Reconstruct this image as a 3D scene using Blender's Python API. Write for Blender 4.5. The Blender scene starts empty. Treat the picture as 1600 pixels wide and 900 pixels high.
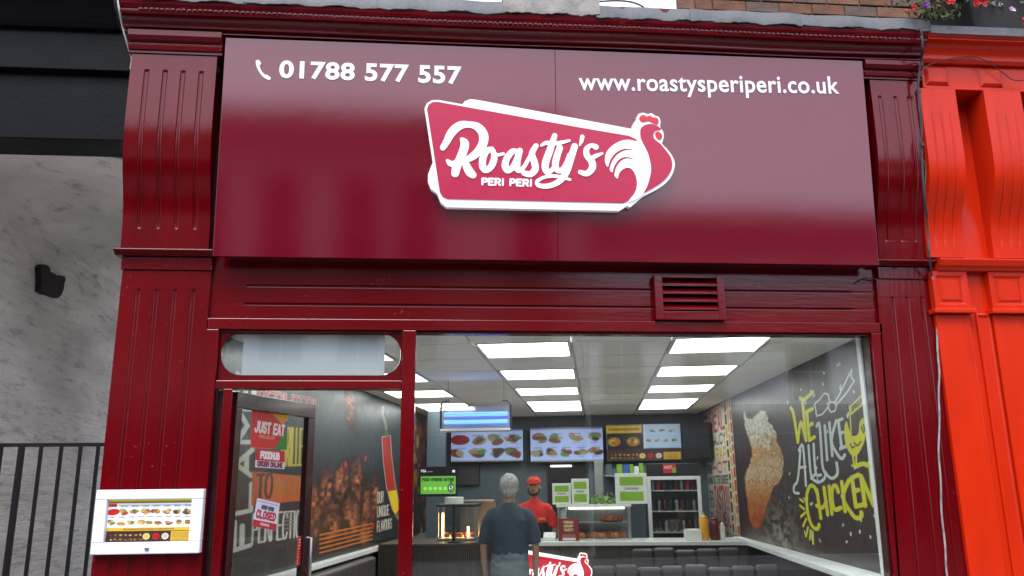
import bpy, math, random
import numpy as np
from mathutils import Vector, Matrix
random.seed(7); rng = np.random.default_rng(7)
R = math.radians
scn = bpy.context.scene
COL = scn.collection
# ------------------------------------------------------------------ camera, sky, sun, exposure
CAM = np.array((0.0, -5.3, 1.6)); FPX = 1283.0
RIGHT = np.array((0.99607678, -0.08792482, -0.01001413))
FWD = np.array((0.08782656, 0.96835762, 0.23360227))
UP = np.array((-0.01084218, -0.2335653, 0.97228067))
cd = bpy.data.cameras.new('camera'); cam = bpy.data.objects.new('camera', cd); COL.objects.link(cam)
cam.matrix_world = Matrix(((RIGHT[0], UP[0], -FWD[0], CAM[0]), (RIGHT[1], UP[1], -FWD[1], CAM[1]),
                           (RIGHT[2], UP[2], -FWD[2], CAM[2]), (0, 0, 0, 1)))
cd.sensor_width = 36.0; cd.lens = 36.0 * FPX / 1600.0; cd.clip_start = 0.05; cd.clip_end = 2000
scn.camera = cam
SUN_EL, SUN_AZ = 58.0, 200.0     # azimuth clockwise from +Y: the sun stands behind the camera, over the street
w = bpy.data.worlds.new('World'); scn.world = w; w.use_nodes = True
nt = w.node_tree; bg = nt.nodes['Background']
sky = nt.nodes.new('ShaderNodeTexSky'); sky.sky_type = 'NISHITA'; sky.sun_disc = False
sky.sun_elevation = R(SUN_EL); sky.sun_rotation = R(SUN_AZ); sky.air_density = 1.0; sky.dust_density = 4.0; sky.ozone_density = 1.0
hs = nt.nodes.new('ShaderNodeHueSaturation'); hs.inputs['Saturation'].default_value = 0.30
nt.links.new(sky.outputs[0], hs.inputs['Color'])
mx = nt.nodes.new('ShaderNodeMix'); mx.data_type = 'RGBA'; mx.inputs[0].default_value = 0.55      # an even overcast veil over the sky
nt.links.new(hs.outputs[0], mx.inputs[6]); mx.inputs[7].default_value = (6.8, 7.2, 9.6, 1)
nt.links.new(mx.outputs[2], bg.inputs[0]); bg.inputs[1].default_value = 0.1
sl = bpy.data.lights.new('sun', 'SUN'); sl.energy = 0.6; sl.angle = R(25); sl.color = (1, .97, .92)
so = bpy.data.objects.new('sun', sl); COL.objects.link(so)
sd = Vector((math.sin(R(SUN_AZ)) * math.cos(R(SUN_EL)), math.cos(R(SUN_AZ)) * math.cos(R(SUN_EL)), math.sin(R(SUN_EL))))
so.rotation_euler = sd.to_track_quat('Z', 'Y').to_euler(); so.location = (0, -20, 30)
vs = scn.view_settings; vs.view_transform = 'Standard'; vs.look = 'None'; vs.gamma = 1; vs.use_curve_mapping = False
vs.exposure = 1.85
scn.cycles.use_denoising = True; scn.cycles.max_bounces = 10; scn.cycles.transparent_max_bounces = 16
scn.cycles.caustics_reflective = False; scn.cycles.caustics_refractive = False; scn.cycles.sample_clamp_indirect = 6.0

# ------------------------------------------------------------------ measuring: a sight line met with a real surface
def ray(px, py):
    a, b = (px - 800) / FPX, (450 - py) / FPX
    return FWD + a * RIGHT + b * UP
def F(px, py, y=0.0):
    d = ray(px, py); return CAM + d * ((y - CAM[1]) / d[1])
AI = R(10.85); CI, SI = math.cos(AI), math.sin(AI)          # the room stands 10.85 degrees off square to the front
def I(p): u, v, z = p; return (u * CI + v * SI, -u * SI + v * CI, z)
def UV(p): return np.array((p[0] * CI - p[1] * SI, p[0] * SI + p[1] * CI, p[2]))
CUV = UV(CAM)
def IV(px, py, v): d = UV(ray(px, py)); return CUV + d * ((v - CUV[1]) / d[1])
def IU(px, py, u): d = UV(ray(px, py)); return CUV + d * ((u - CUV[0]) / d[0])
def IZ(px, py, z): d = UV(ray(px, py)); return CUV + d * ((z - CUV[2]) / d[2])

# ------------------------------------------------------------------ objects
ORG = {}
def tag(o, label=None, cat=None, group=None, kind=None):
    if label: o['label'] = label
    if cat: o['category'] = cat
    if group: o['group'] = group
    if kind: o['kind'] = kind
    return o
def thing(name, label, cat, loc, group=None):
    o = bpy.data.objects.new(name, None); COL.objects.link(o); o.empty_display_size = .05
    o.location = loc; ORG[o] = Vector(loc); return tag(o, label, cat, group)
def place(o, parent, org):
    ORG[o] = Vector(org); o.parent = parent
    o.location = Vector(org) - (ORG[parent] if parent else Vector((0, 0, 0)))
def copy_tree(o, d, parent=None, label=None):
    c = o.copy(); COL.objects.link(c)
    if parent is None: c.location = o.location + Vector(d)
    c.parent = parent; ORG[c] = ORG[o] + Vector(d)
    if label: c['label'] = label
    for ch in [x for x in ORG if x.parent == o]: copy_tree(ch, d, c)
    return c
ident = lambda p: p
ORD = ['first', 'second', 'third', 'fourth', 'fifth', 'sixth', 'seventh', 'eighth', 'ninth', 'tenth', 'eleventh', 'twelfth']
class MB:
    def __init__(s, xf=ident): s.v = []; s.f = []; s.xf = xf
    def add(s, vs, fs):
        n = len(s.v); s.v += [tuple(map(float, s.xf(p))) for p in vs]; s.f += [tuple(i + n for i in f) for f in fs]; return s
    def box(s, x0, x1, y0, y1, z0, z1):
        return s.add([(x0, y0, z0), (x1, y0, z0), (x1, y1, z0), (x0, y1, z0), (x0, y0, z1), (x1, y0, z1), (x1, y1, z1), (x0, y1, z1)],
                     [(0, 3, 2, 1), (4, 5, 6, 7), (0, 1, 5, 4), (1, 2, 6, 5), (2, 3, 7, 6), (3, 0, 4, 7)])
    def hexa(s, b, t):       # four bottom, four top corners, counter-clockwise from above
        return s.add(list(b) + list(t), [(0, 3, 2, 1), (4, 5, 6, 7), (0, 1, 5, 4), (1, 2, 6, 5), (2, 3, 7, 6), (3, 0, 4, 7)])
    def loft(s, rings, cap=True, close=True):
        n = len(rings[0]); vs = [p for r in rings for p in r]; fs = []
        for k in range(len(rings) - 1):
            for i in range(n if close else n - 1):
                j = (i + 1) % n; fs.append((k * n + i, k * n + j, (k + 1) * n + j, (k + 1) * n + i))
        if cap: fs += [tuple(range(n - 1, -1, -1)), tuple(range((len(rings) - 1) * n, len(rings) * n))]
        return s.add(vs, fs)
    def prism(s, poly, f0, f1):  # poly of 2D points, f0/f1 map a 2D point to 3D
        return s.loft([[f0(p) for p in poly], [f1(p) for p in poly]])
    def profx(s, prof, x0, x1, n=1, wob=None):   # closed profile (y,z) swept along x
        xs = [x0 + (x1 - x0) * i / n for i in range(n + 1)]
        return s.loft([[(x, y + (wob(x, y, z)[0] if wob else 0), z + (wob(x, y, z)[1] if wob else 0)) for y, z in prof] for x in xs])
    def tube(s, pts, r, n=8):
        P = [Vector(p) for p in pts]; rings = []; up = Vector((0, 0, 1)); prev = None
        for i, p in enumerate(P):
            t = (P[min(i + 1, len(P) - 1)] - P[max(i - 1, 0)]).normalized()
            a = t.cross(up if abs(t.z) < .95 else Vector((1, 0, 0))) if prev is None else prev - t * prev.dot(t)      # carried along the path so that rings never twist
            a.normalize(); prev = a; b = t.cross(a)
            rr = r[i] if hasattr(r, '__len__') else r
            rings.append([tuple(p + (a * math.cos(2 * math.pi * k / n) + b * math.sin(2 * math.pi * k / n)) * rr) for k in range(n)])
        return s.loft(rings)
    def lathe(s, c, prof, n=20):   # profile of (radius, z)
        return s.loft([[(c[0] + r * math.cos(2 * math.pi * k / n), c[1] + r * math.sin(2 * math.pi * k / n), c[2] + z) for k in range(n)] for r, z in prof])
    def build(s, name, mat, parent=None, bevel=0, smooth=None, kind=None, segs=2):
        vs = np.array(s.v); lo, hi = vs.min(0), vs.max(0); org = ((lo + hi) / 2); org[2] = lo[2]
        me = bpy.data.meshes.new(name); me.from_pydata((vs - org).tolist(), [], s.f)
        me.materials.append(M(mat) if isinstance(mat, str) else mat)
        if smooth is not None:
            me.polygons.foreach_set('use_smooth', [True] * len(me.polygons)); me.set_sharp_from_angle(angle=R(smooth))
        o = bpy.data.objects.new(name, me); COL.objects.link(o); place(o, parent, org)
        if bevel:
            b = o.modifiers.new('bevel', 'BEVEL'); b.width = bevel; b.segments = segs; b.limit_method = 'ANGLE'; b.angle_limit = R(40); b.harden_normals = False
        if kind: o['kind'] = kind
        return o

# ------------------------------------------------------------------ materials
MATS = {}; SPEC = {}
def M(n):
    if n not in MATS: MATS[n] = make(n, **SPEC[n])
    return MATS[n]
def lin(c): return tuple(((x / 12.92) if x <= .04045 else ((x + .055) / 1.055) ** 2.4) for x in c)
def make(name, col=(.5, .5, .5), rough=.5, metal=0, spec=.5, coat=0, coat_rough=.1, var=.12, scale=6, bump=0, bdist=.01, bscale=40, stretch=(1, 1, 1), emit=0, rvar=.1,
         dirt=0, dirtcol=(.03, .025, .02), dscale=3, dstretch=(1, 1, 1), trans=None, film=.006, chips=0, chipcol=(.3, .1, .1), course=0, opal=0, gloss=0, attr=False, emitattr=0):
    m = bpy.data.materials.new(name); m.use_nodes = True; t = m.node_tree; N = t.nodes; L = t.links
    b = N['Principled BSDF']; tc = N.new('ShaderNodeTexCoord')
    b.inputs['Metallic'].default_value = metal; b.inputs['Specular IOR Level'].default_value = spec
    b.inputs['Coat Weight'].default_value = coat; b.inputs['Coat Roughness'].default_value = coat_rough
    mp = N.new('ShaderNodeMapping'); mp.inputs['Scale'].default_value = stretch; L.new(tc.outputs['Object'], mp.inputs[0])
    ns = N.new('ShaderNodeTexNoise'); ns.inputs['Scale'].default_value = scale; ns.inputs['Detail'].default_value = 6; L.new(mp.outputs[0], ns.inputs['Vector'])
    mr = N.new('ShaderNodeMapRange'); mr.inputs[1].default_value = .25; mr.inputs[2].default_value = .75
    mr.inputs[3].default_value = 1 - var; mr.inputs[4].default_value = 1 + var; L.new(ns.outputs[0], mr.inputs[0])
    vm = N.new('ShaderNodeVectorMath'); vm.operation = 'SCALE'; L.new(mr.outputs[0], vm.inputs['Scale'])
    if attr:
        at = N.new('ShaderNodeAttribute'); at.attribute_name = 'print'; L.new(at.outputs['Color'], vm.inputs[0])
    else: vm.inputs[0].default_value = col
    out = vm.outputs[0]
    if dirt:
        m2 = N.new('ShaderNodeMapping'); m2.inputs['Scale'].default_value = dstretch; m2.inputs['Location'].default_value = (3.1, 1.7, .4); L.new(tc.outputs['Object'], m2.inputs[0])
        n2 = N.new('ShaderNodeTexNoise'); n2.inputs['Scale'].default_value = dscale; n2.inputs['Detail'].default_value = 8; n2.inputs['Roughness'].default_value = .65; L.new(m2.outputs[0], n2.inputs['Vector'])
        r2 = N.new('ShaderNodeMapRange'); r2.inputs[1].default_value = .55; r2.inputs[2].default_value = .75; r2.inputs[4].default_value = dirt; L.new(n2.outputs[0], r2.inputs[0])
        mm = N.new('ShaderNodeMix'); mm.data_type = 'RGBA'; L.new(r2.outputs[0], mm.inputs[0]); L.new(out, mm.inputs[6]); mm.inputs[7].default_value = (*dirtcol, 1); out = mm.outputs[2]
    if chips:                 # small knocks and flecks in the paint
        nc = N.new('ShaderNodeTexNoise'); nc.inputs['Scale'].default_value = 42; nc.inputs['Detail'].default_value = 3; nc.inputs['Roughness'].default_value = .7; L.new(tc.outputs['Object'], nc.inputs['Vector'])
        ng = N.new('ShaderNodeTexNoise'); ng.inputs['Scale'].default_value = 2.3; ng.inputs['Detail'].default_value = 3; L.new(tc.outputs['Object'], ng.inputs['Vector'])
        ad = N.new('ShaderNodeMath'); ad.operation = 'MULTIPLY_ADD'; L.new(ng.outputs[0], ad.inputs[0]); ad.inputs[1].default_value = .45; L.new(nc.outputs[0], ad.inputs[2])
        rc_ = N.new('ShaderNodeMapRange'); rc_.inputs[1].default_value = .92; rc_.inputs[2].default_value = .97; rc_.inputs[4].default_value = chips; L.new(ad.outputs[0], rc_.inputs[0])
        mc_ = N.new('ShaderNodeMix'); mc_.data_type = 'RGBA'; L.new(rc_.outputs[0], mc_.inputs[0]); L.new(out, mc_.inputs[6]); mc_.inputs[7].default_value = (*chipcol, 1); out = mc_.outputs[2]
    L.new(out, b.inputs['Base Color'])
    n3 = N.new('ShaderNodeTexNoise'); n3.inputs['Scale'].default_value = 9; n3.inputs['Detail'].default_value = 5; L.new(tc.outputs['Object'], n3.inputs['Vector'])
    r3 = N.new('ShaderNodeMapRange'); r3.inputs[3].default_value = max(.02, rough - rvar); r3.inputs[4].default_value = rough + rvar; L.new(n3.outputs[0], r3.inputs[0]); L.new(r3.outputs[0], b.inputs['Roughness'])
    if bump:
        n4 = N.new('ShaderNodeTexNoise'); n4.inputs['Scale'].default_value = bscale; n4.inputs['Detail'].default_value = 5; L.new(mp.outputs[0], n4.inputs['Vector'])
        bp = N.new('ShaderNodeBump'); bp.inputs['Strength'].default_value = bump; bp.inputs['Distance'].default_value = bdist; L.new(bp.outputs[0], b.inputs['Normal'])
        if course:            # painted-over brick courses showing faintly through the coat
            sx = N.new('ShaderNodeSeparateXYZ'); L.new(tc.outputs['Object'], sx.inputs[0]); cx = N.new('ShaderNodeCombineXYZ'); L.new(sx.outputs[1], cx.inputs[0]); L.new(sx.outputs[2], cx.inputs[1])
            br = N.new('ShaderNodeTexBrick'); br.inputs['Scale'].default_value = 1; br.inputs['Brick Width'].default_value = .235; br.inputs['Row Height'].default_value = .078; br.inputs['Mortar Size'].default_value = .009; br.inputs['Mortar Smooth'].default_value = .9; L.new(cx.outputs[0], br.inputs['Vector'])
            ma = N.new('ShaderNodeMath'); ma.operation = 'MULTIPLY_ADD'; L.new(br.outputs['Fac'], ma.inputs[0]); ma.inputs[1].default_value = -course; L.new(n4.outputs[0], ma.inputs[2]); L.new(ma.outputs[0], bp.inputs['Height'])
        else: L.new(n4.outputs[0], bp.inputs['Height'])
    if emit:
        b.inputs['Emission Strength'].default_value = emit
        if emitattr: L.new(out, b.inputs['Emission Color'])
        else: b.inputs['Emission Color'].default_value = (*col, 1)
    if gloss:                 # gloss paint: a matt coat under a clear film with a tight lobe
        df = N.new('ShaderNodeBsdfDiffuse'); L.new(out, df.inputs[0]); gg = N.new('ShaderNodeBsdfGlossy'); gg.distribution = 'BECKMANN'; L.new(r3.outputs[0], gg.inputs['Roughness'])
        if bump: L.new(bp.outputs[0], df.inputs['Normal']); L.new(bp.outputs[0], gg.inputs['Normal'])
        lw = N.new('ShaderNodeLayerWeight'); pw = N.new('ShaderNodeMath'); pw.operation = 'POWER'; pw.inputs[1].default_value = 5; L.new(lw.outputs['Facing'], pw.inputs[0])
        mu = N.new('ShaderNodeMath'); mu.operation = 'MULTIPLY_ADD'; mu.inputs[1].default_value = 1 - gloss; mu.inputs[2].default_value = gloss; L.new(pw.outputs[0], mu.inputs[0])
        ms = N.new('ShaderNodeMixShader'); L.new(mu.outputs[0], ms.inputs[0]); L.new(df.outputs[0], ms.inputs[1]); L.new(gg.outputs[0], ms.inputs[2]); L.new(ms.outputs[0], N['Material Output'].inputs[0])
    if opal:                  # lets light through from behind
        tl = N.new('ShaderNodeBsdfTranslucent'); L.new(out, tl.inputs[0]); ms = N.new('ShaderNodeMixShader'); ms.inputs[0].default_value = opal
        L.new(b.outputs[0], ms.inputs[1]); L.new(tl.outputs[0], ms.inputs[2]); L.new(ms.outputs[0], N['Material Output'].inputs[0])
    if trans is not None:     # clear sheet: what passes through plus the Fresnel reflection of both faces
        lw = N.new('ShaderNodeLayerWeight'); pw = N.new('ShaderNodeMath'); pw.operation = 'POWER'; pw.inputs[1].default_value = 5; L.new(lw.outputs['Facing'], pw.inputs[0])
        mu = N.new('ShaderNodeMath'); mu.operation = 'MULTIPLY_ADD'; mu.inputs[1].default_value = .96; mu.inputs[2].default_value = .04 * trans; mu.use_clamp = True; L.new(pw.outputs[0], mu.inputs[0])
        tr = N.new('ShaderNodeBsdfTransparent'); tr.inputs[0].default_value = (*col, 1); gl = N.new('ShaderNodeBsdfGlossy'); gl.inputs['Roughness'].default_value = rough
        ms = N.new('ShaderNodeMixShader'); L.new(mu.outputs[0], ms.inputs[0]); L.new(tr.outputs[0], ms.inputs[1]); L.new(gl.outputs[0], ms.inputs[2])
        fl = N.new('ShaderNodeBsdfDiffuse'); fl.inputs[0].default_value = (.75, .76, .74, 1); r2_ = N.new('ShaderNodeMapRange'); r2_.inputs[1].default_value = .3; r2_.inputs[2].default_value = .75; r2_.inputs[3].default_value = film * .35; r2_.inputs[4].default_value = film * 1.8
        L.new(ns.outputs[0], r2_.inputs[0]); m3 = N.new('ShaderNodeMixShader'); L.new(r2_.outputs[0], m3.inputs[0]); L.new(ms.outputs[0], m3.inputs[1]); L.new(fl.outputs[0], m3.inputs[2])     # a thin film of dust and smears
        L.new(m3.outputs[0], N['Material Output'].inputs[0])
    return m
S = SPEC
S['red_paint'] = dict(chips=.5, chipcol=(.22, .06, .065), col=(.112, .001, .0028), rough=.17, rvar=.05, gloss=.042, var=.16, scale=5, bump=.11, bscale=26, stretch=(1.6, 1, .22), dirt=.25, dirtcol=(.075, .004, .006), dscale=5, dstretch=(3, 1, .5))
S['red_paint_wide'] = dict(chips=.45, chipcol=(.2, .06, .065), col=(.112, .001, .0028), rough=.18, rvar=.05, gloss=.042, var=.16, scale=5, bump=.06, bscale=26, stretch=(.22, 1, 1.6), dirt=.3, dirtcol=(.05, .004, .005), dscale=5, dstretch=(.5, 1, 3))
S['door_paint'] = dict(col=(.03, .003, .005), rough=.3, coat=.3, var=.2, bump=.1)
S['sign_sheet'] = dict(col=(.135, .0012, .010), rough=.11, rvar=.012, gloss=.085, bump=.10, bscale=1.3, bdist=.012, var=.04, scale=3, dirt=.2, dirtcol=(.12, .004, .012), dscale=9)
S['sign_edge'] = dict(col=(.10, .004, .01), rough=.3)
S['white_vinyl'] = dict(col=(.86, .86, .86), rough=.35, var=.02)
S['logo_white'] = dict(col=(.86, .86, .87), rough=.25, var=.02, emit=.05)
S['logo_red'] = dict(col=(.44, .014, .055), rough=.3, var=.0)
S['logo_comb'] = dict(col=(.60, .018, .028), rough=.3, var=.03)
S['neon_white'] = dict(col=(1, 1, 1), rough=.3, emit=.45)
S['neon_red'] = dict(col=(.55, .012, .03), rough=.3, emit=.25)
S['lead'] = dict(col=(.085, .09, .093), rough=.6, var=.35, scale=9, bump=.5, bscale=30, dirt=.85, dirtcol=(.05, .055, .05), dscale=8)
S['lead_pale'] = dict(col=(.21, .20, .175), rough=.8, var=.3, scale=12, bump=.5, bscale=60, dirt=.8, dirtcol=(.07, .065, .055), dscale=11)
S['brick'] = dict(col=(.13, .055, .027), rough=.9, var=.35, scale=14, bump=.6, bscale=70, dirt=.55, dirtcol=(.07, .05, .04), dscale=7)
S['brick_b'] = dict(col=(.16, .075, .04), rough=.9, var=.3, scale=16, bump=.6, bscale=70, dirt=.5, dirtcol=(.09, .06, .045), dscale=6)
S['brick_c'] = dict(col=(.10, .065, .048), rough=.9, var=.3, scale=16, bump=.6, bscale=70, dirt=.5, dirtcol=(.07, .06, .05), dscale=6)
S['mortar'] = dict(col=(.11, .09, .07), rough=.95, var=.3, scale=20, bump=.5)
S['white_render'] = dict(col=(.82, .81, .79), rough=.85, var=.05, scale=4, bump=.2)
S['black_paint'] = dict(col=(.0035, .004, .0055), rough=.4, spec=.10, var=.3, scale=4, bump=.15, dirt=.2, dirtcol=(.014, .016, .02), dscale=5, dstretch=(.6, 1, 2))
S['plaster'] = dict(col=(.80, .77, .715), rough=.9, var=.30, scale=1.1, bump=1.0, bdist=.035, bscale=7, stretch=(1, .8, 2.4), dirt=.8, dirtcol=(.20, .195, .185), dscale=4.2, dstretch=(1, .8, 3.8))
S['plaster_wall'] = dict(S['plaster'], course=.11)
S['soffit'] = dict(col=(.40, .375, .34), rough=.9, var=.15, scale=2, bump=.3, dirt=.4, dirtcol=(.2, .18, .15), dscale=3)
S['iron'] = dict(col=(.006, .006, .007), rough=.5, spec=.2, var=.3, bump=.2)
S['rust'] = dict(col=(.020, .010, .008), rough=.9, var=.5, scale=20, bump=.8, bscale=40)
S['alu_white'] = dict(col=(.76, .78, .80), rough=.32, var=.03)
S['steel'] = dict(col=(.45, .46, .46), rough=.32, metal=.9, var=.1)
S['dark_metal'] = dict(col=(.02, .022, .025), rough=.4, var=.1)
S['glass'] = dict(col=(.95, .975, .965), rough=.0, trans=2.2, film=.003, scale=2.2)
S['thin_glass'] = dict(col=(.95, .97, .96), rough=.02, trans=1.0)
S['orange_paint'] = dict(col=(.55, .023, .004), rough=.25, rvar=.06, gloss=.026, chips=.25, chipcol=(.30, .05, .03), var=.12, scale=5, bump=.12, bscale=20, stretch=(1.6, 1, .25), dirt=.35, dirtcol=(.36, .012, .004), dscale=4, dstretch=(2.5, 1, .5))
S['blue_sign'] = dict(col=(.05, .12, .45), rough=.3)
S['cable'] = dict(col=(.03, .03, .032), rough=.6, var=.4, scale=30)
S['cable_pale'] = dict(col=(.30, .28, .27), rough=.6, var=.5, scale=14)
S['soil_black'] = dict(col=(.012, .012, .012), rough=.8, var=.4, scale=12)
S['leaf'] = dict(col=(.04, .075, .02), rough=.5, var=.5, scale=25)
S['leaf_dry'] = dict(col=(.12, .09, .04), rough=.7, var=.4, scale=25)
S['petal_red'] = dict(col=(.62, .018, .012), rough=.5, var=.25, scale=30)
S['petal_violet'] = dict(col=(.16, .03, .34), rough=.5, var=.25, scale=30)
S['petal_pink'] = dict(col=(.62, .40, .60), rough=.5, var=.3, scale=40)
S['ceiling_tile'] = dict(col=(.88, .88, .83), rough=.9, var=.05, scale=3, bump=.3, bscale=160)
S['ceiling_bar'] = dict(col=(.6, .6, .57), rough=.6, var=.04)
S['light_panel'] = dict(col=(.96, 1.0, .98), rough=.5, var=0, emit=2.2)
S['slate_wall'] = dict(col=(.085, .115, .14), rough=.55, var=.08, scale=2)
S['dark_wall'] = dict(col=(.035, .032, .032), rough=.5, var=.2, scale=3)
S['side_wall'] = dict(col=(.30, .29, .28), rough=.7, var=.08, scale=3)
S['floor_tile'] = dict(col=(.50, .485, .46), rough=.35, var=.2, scale=5)
S['white_ledge'] = dict(col=(.74, .77, .75), rough=.4, var=.03)
S['slat_wood'] = dict(col=(.060, .048, .036), rough=.5, var=.4, scale=5, stretch=(10, 10, .6), bump=.2)
S['counter_white'] = dict(col=(.74, .76, .74), rough=.25, var=.03)
S['leather'] = dict(col=(.062, .052, .050), rough=.42, var=.15, scale=10, bump=.15, bscale=80)
S['black_plastic'] = dict(col=(.010, .010, .011), rough=.35, var=.1)
S['print'] = dict(attr=True, rough=.38, var=.05, scale=8)
S['print_matt'] = dict(attr=True, rough=.6, var=.04, scale=8)
S['screen'] = dict(attr=True, rough=.25, var=.02, emit=.07, emitattr=1)
S['lightbox_print'] = dict(attr=True, rough=.4, var=.02, emit=.16, emitattr=1)
S['opal_board'] = dict(col=(.78, .81, .83), rough=.5, var=.02, opal=.5)
S['blue_tube'] = dict(col=(.10, .25, 1.0), rough=.4, var=0, emit=1.1)
S['white_tube'] = dict(col=(.9, .95, 1.0), rough=.4, var=0, emit=1.2)
S['warm_tube'] = dict(col=(1.0, .48, .14), rough=.4, var=0, emit=7.0)
S['cabinet_tube'] = dict(col=(.95, 1.0, .9), rough=.4, var=0, emit=.9)
S['card_green'] = dict(col=(.22, .42, .03), rough=.6, var=.06)
S['card_white'] = dict(col=(.70, .72, .68), rough=.6, var=.04)
S['ink_grey'] = dict(col=(.10, .08, .08), rough=.6)
S['lettuce'] = dict(col=(.20, .36, .06), rough=.5, var=.5, scale=30)
S['chicken'] = dict(col=(.55, .15, .045), rough=.45, var=.6, scale=40, bump=.6)
S['mustard'] = dict(col=(.72, .36, .02), rough=.35, var=.06)
S['ketchup'] = dict(col=(.12, .012, .010), rough=.3, var=.1)
S['cream_plastic'] = dict(col=(.74, .73, .66), rough=.35, var=.04)
S['skin'] = dict(col=(.40, .215, .145), rough=.5, var=.12, scale=14)
S['skin_tan'] = dict(col=(.34, .17, .105), rough=.5, var=.12, scale=14)
S['hair_grey'] = dict(col=(.40, .39, .37), rough=.6, var=.4, scale=50, bump=.9, bscale=120, stretch=(1, 1, .25))
S['hair_black'] = dict(col=(.012, .010, .009), rough=.6, var=.3, scale=40)
S['navy_cloth'] = dict(col=(.038, .054, .074), rough=.85, var=.15, scale=8, bump=.25, bscale=30)
S['dark_denim'] = dict(col=(.018, .022, .036), rough=.9, var=.2, scale=8, bump=.25, bscale=40)
S['red_cloth'] = dict(col=(.62, .022, .018), rough=.8, var=.1, scale=8, bump=.2, bscale=40)
S['black_cloth'] = dict(col=(.012, .013, .016), rough=.85, var=.2, scale=8)
S['eye'] = dict(col=(.03, .02, .02), rough=.2)
S['paving'] = dict(col=(.22, .21, .20), rough=.85, var=.2, scale=3, bump=.3)
S['asphalt'] = dict(col=(.06, .06, .062), rough=.9, var=.25, scale=20, bump=.4)
S['stucco'] = dict(col=(.40, .39, .36), rough=.85, var=.07, scale=1.5)
S['stucco_white'] = dict(col=(.74, .735, .71), rough=.85, var=.06, scale=1.5)
S['slate_roof'] = dict(col=(.03, .03, .034), rough=.8, spec=.1, var=.3, scale=5)
S['far_pane'] = dict(col=(.01, .012, .014), rough=.08, spec=.25)
S['far_frame'] = dict(col=(.32, .32, .31), rough=.6)
S['far_shop'] = dict(col=(.05, .025, .02), rough=.5)

# ------------------------------------------------------------------ flat print: a fine mesh with one colour per vertex
GL = {'A': [[(0, 0), (.5, 1), (1, 0)], [(.2, .35), (.8, .35)]], 'B': [[(0, 0), (0, 1), (.7, 1), (.93, .86), (.93, .66), (.7, .53), (0, .53)], [(.7, .53), (1, .4), (1, .15), (.75, 0), (0, 0)]],
      'C': [[(1, .78), (.75, 1), (.25, 1), (0, .75), (0, .25), (.25, 0), (.75, 0), (1, .22)]], 'D': [[(0, 0), (0, 1), (.6, 1), (1, .7), (1, .3), (.6, 0), (0, 0)]],
      'E': [[(1, 1), (0, 1), (0, 0), (1, 0)], [(0, .52), (.8, .52)]], 'F': [[(1, 1), (0, 1), (0, 0)], [(0, .52), (.8, .52)]], 'G': [[(1, .8), (.75, 1), (.25, 1), (0, .75), (0, .25), (.25, 0), (.75, 0), (1, .2), (1, .48), (.55, .48)]],
      'H': [[(0, 0), (0, 1)], [(1, 0), (1, 1)], [(0, .5), (1, .5)]], 'I': [[(.5, 0), (.5, 1)]], 'J': [[(.9, 1), (.9, .22), (.65, 0), (.3, 0), (.05, .22)]], 'K': [[(0, 0), (0, 1)], [(1, 1), (0, .42)], [(.3, .6), (1, 0)]],
      'L': [[(0, 1), (0, 0), (1, 0)]], 'M': [[(0, 0), (0, 1), (.5, .35), (1, 1), (1, 0)]], 'N': [[(0, 0), (0, 1), (1, 0), (1, 1)]], 'O': [[(.25, 0), (0, .25), (0, .75), (.25, 1), (.75, 1), (1, .75), (1, .25), (.75, 0), (.25, 0)]],
      'P': [[(0, 0), (0, 1), (.75, 1), (1, .85), (1, .6), (.75, .45), (0, .45)]], 'Q': [[(.25, 0), (0, .25), (0, .75), (.25, 1), (.75, 1), (1, .75), (1, .25), (.75, 0), (.25, 0)], [(.6, .3), (1, -.05)]],
      'R': [[(0, 0), (0, 1), (.75, 1), (1, .85), (1, .62), (.75, .48), (0, .48)], [(.5, .48), (1, 0)]], 'S': [[(.95, .82), (.7, 1), (.3, 1), (.03, .82), (.05, .62), (.9, .4), (.97, .2), (.7, 0), (.3, 0), (0, .18)]],
      'T': [[(.5, 0), (.5, 1)], [(0, 1), (1, 1)]], 'U': [[(0, 1), (0, .25), (.25, 0), (.75, 0), (1, .25), (1, 1)]], 'V': [[(0, 1), (.5, 0), (1, 1)]], 'W': [[(0, 1), (.25, 0), (.5, .7), (.75, 0), (1, 1)]],
      'X': [[(0, 0), (1, 1)], [(0, 1), (1, 0)]], 'Y': [[(0, 1), (.5, .5), (1, 1)], [(.5, .5), (.5, 0)]], 'Z': [[(0, 1), (1, 1), (0, 0), (1, 0)]], '!': [[(.5, 1), (.5, .35)], [(.5, .05), (.5, 0)]],
      '5': [[(.9, 1), (.15, 1), (.1, .55), (.65, .62), (1, .4), (.9, .1), (.55, 0), (.05, .1)]], '.': [[(.5, 0), (.5, .03)]], "'": [[(.5, 1), (.45, .75)]]}
def segfield(X, Y, pts, rad):
    d = np.full(X.shape, 1e9)
    rr = rad if hasattr(rad, '__len__') else [rad] * len(pts)
    if len(pts) == 1: return np.hypot(X - pts[0][0], Y - pts[0][1]) - rr[0]
    for (a, b, ra, rb) in zip(pts[:-1], pts[1:], rr[:-1], rr[1:]):
        ex, ey = b[0] - a[0], b[1] - a[1]; l2 = ex * ex + ey * ey + 1e-12
        t = np.clip(((X - a[0]) * ex + (Y - a[1]) * ey) / l2, 0, 1)
        d = np.minimum(d, np.hypot(X - a[0] - t * ex, Y - a[1] - t * ey) - (ra + (rb - ra) * t))
    return d
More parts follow.
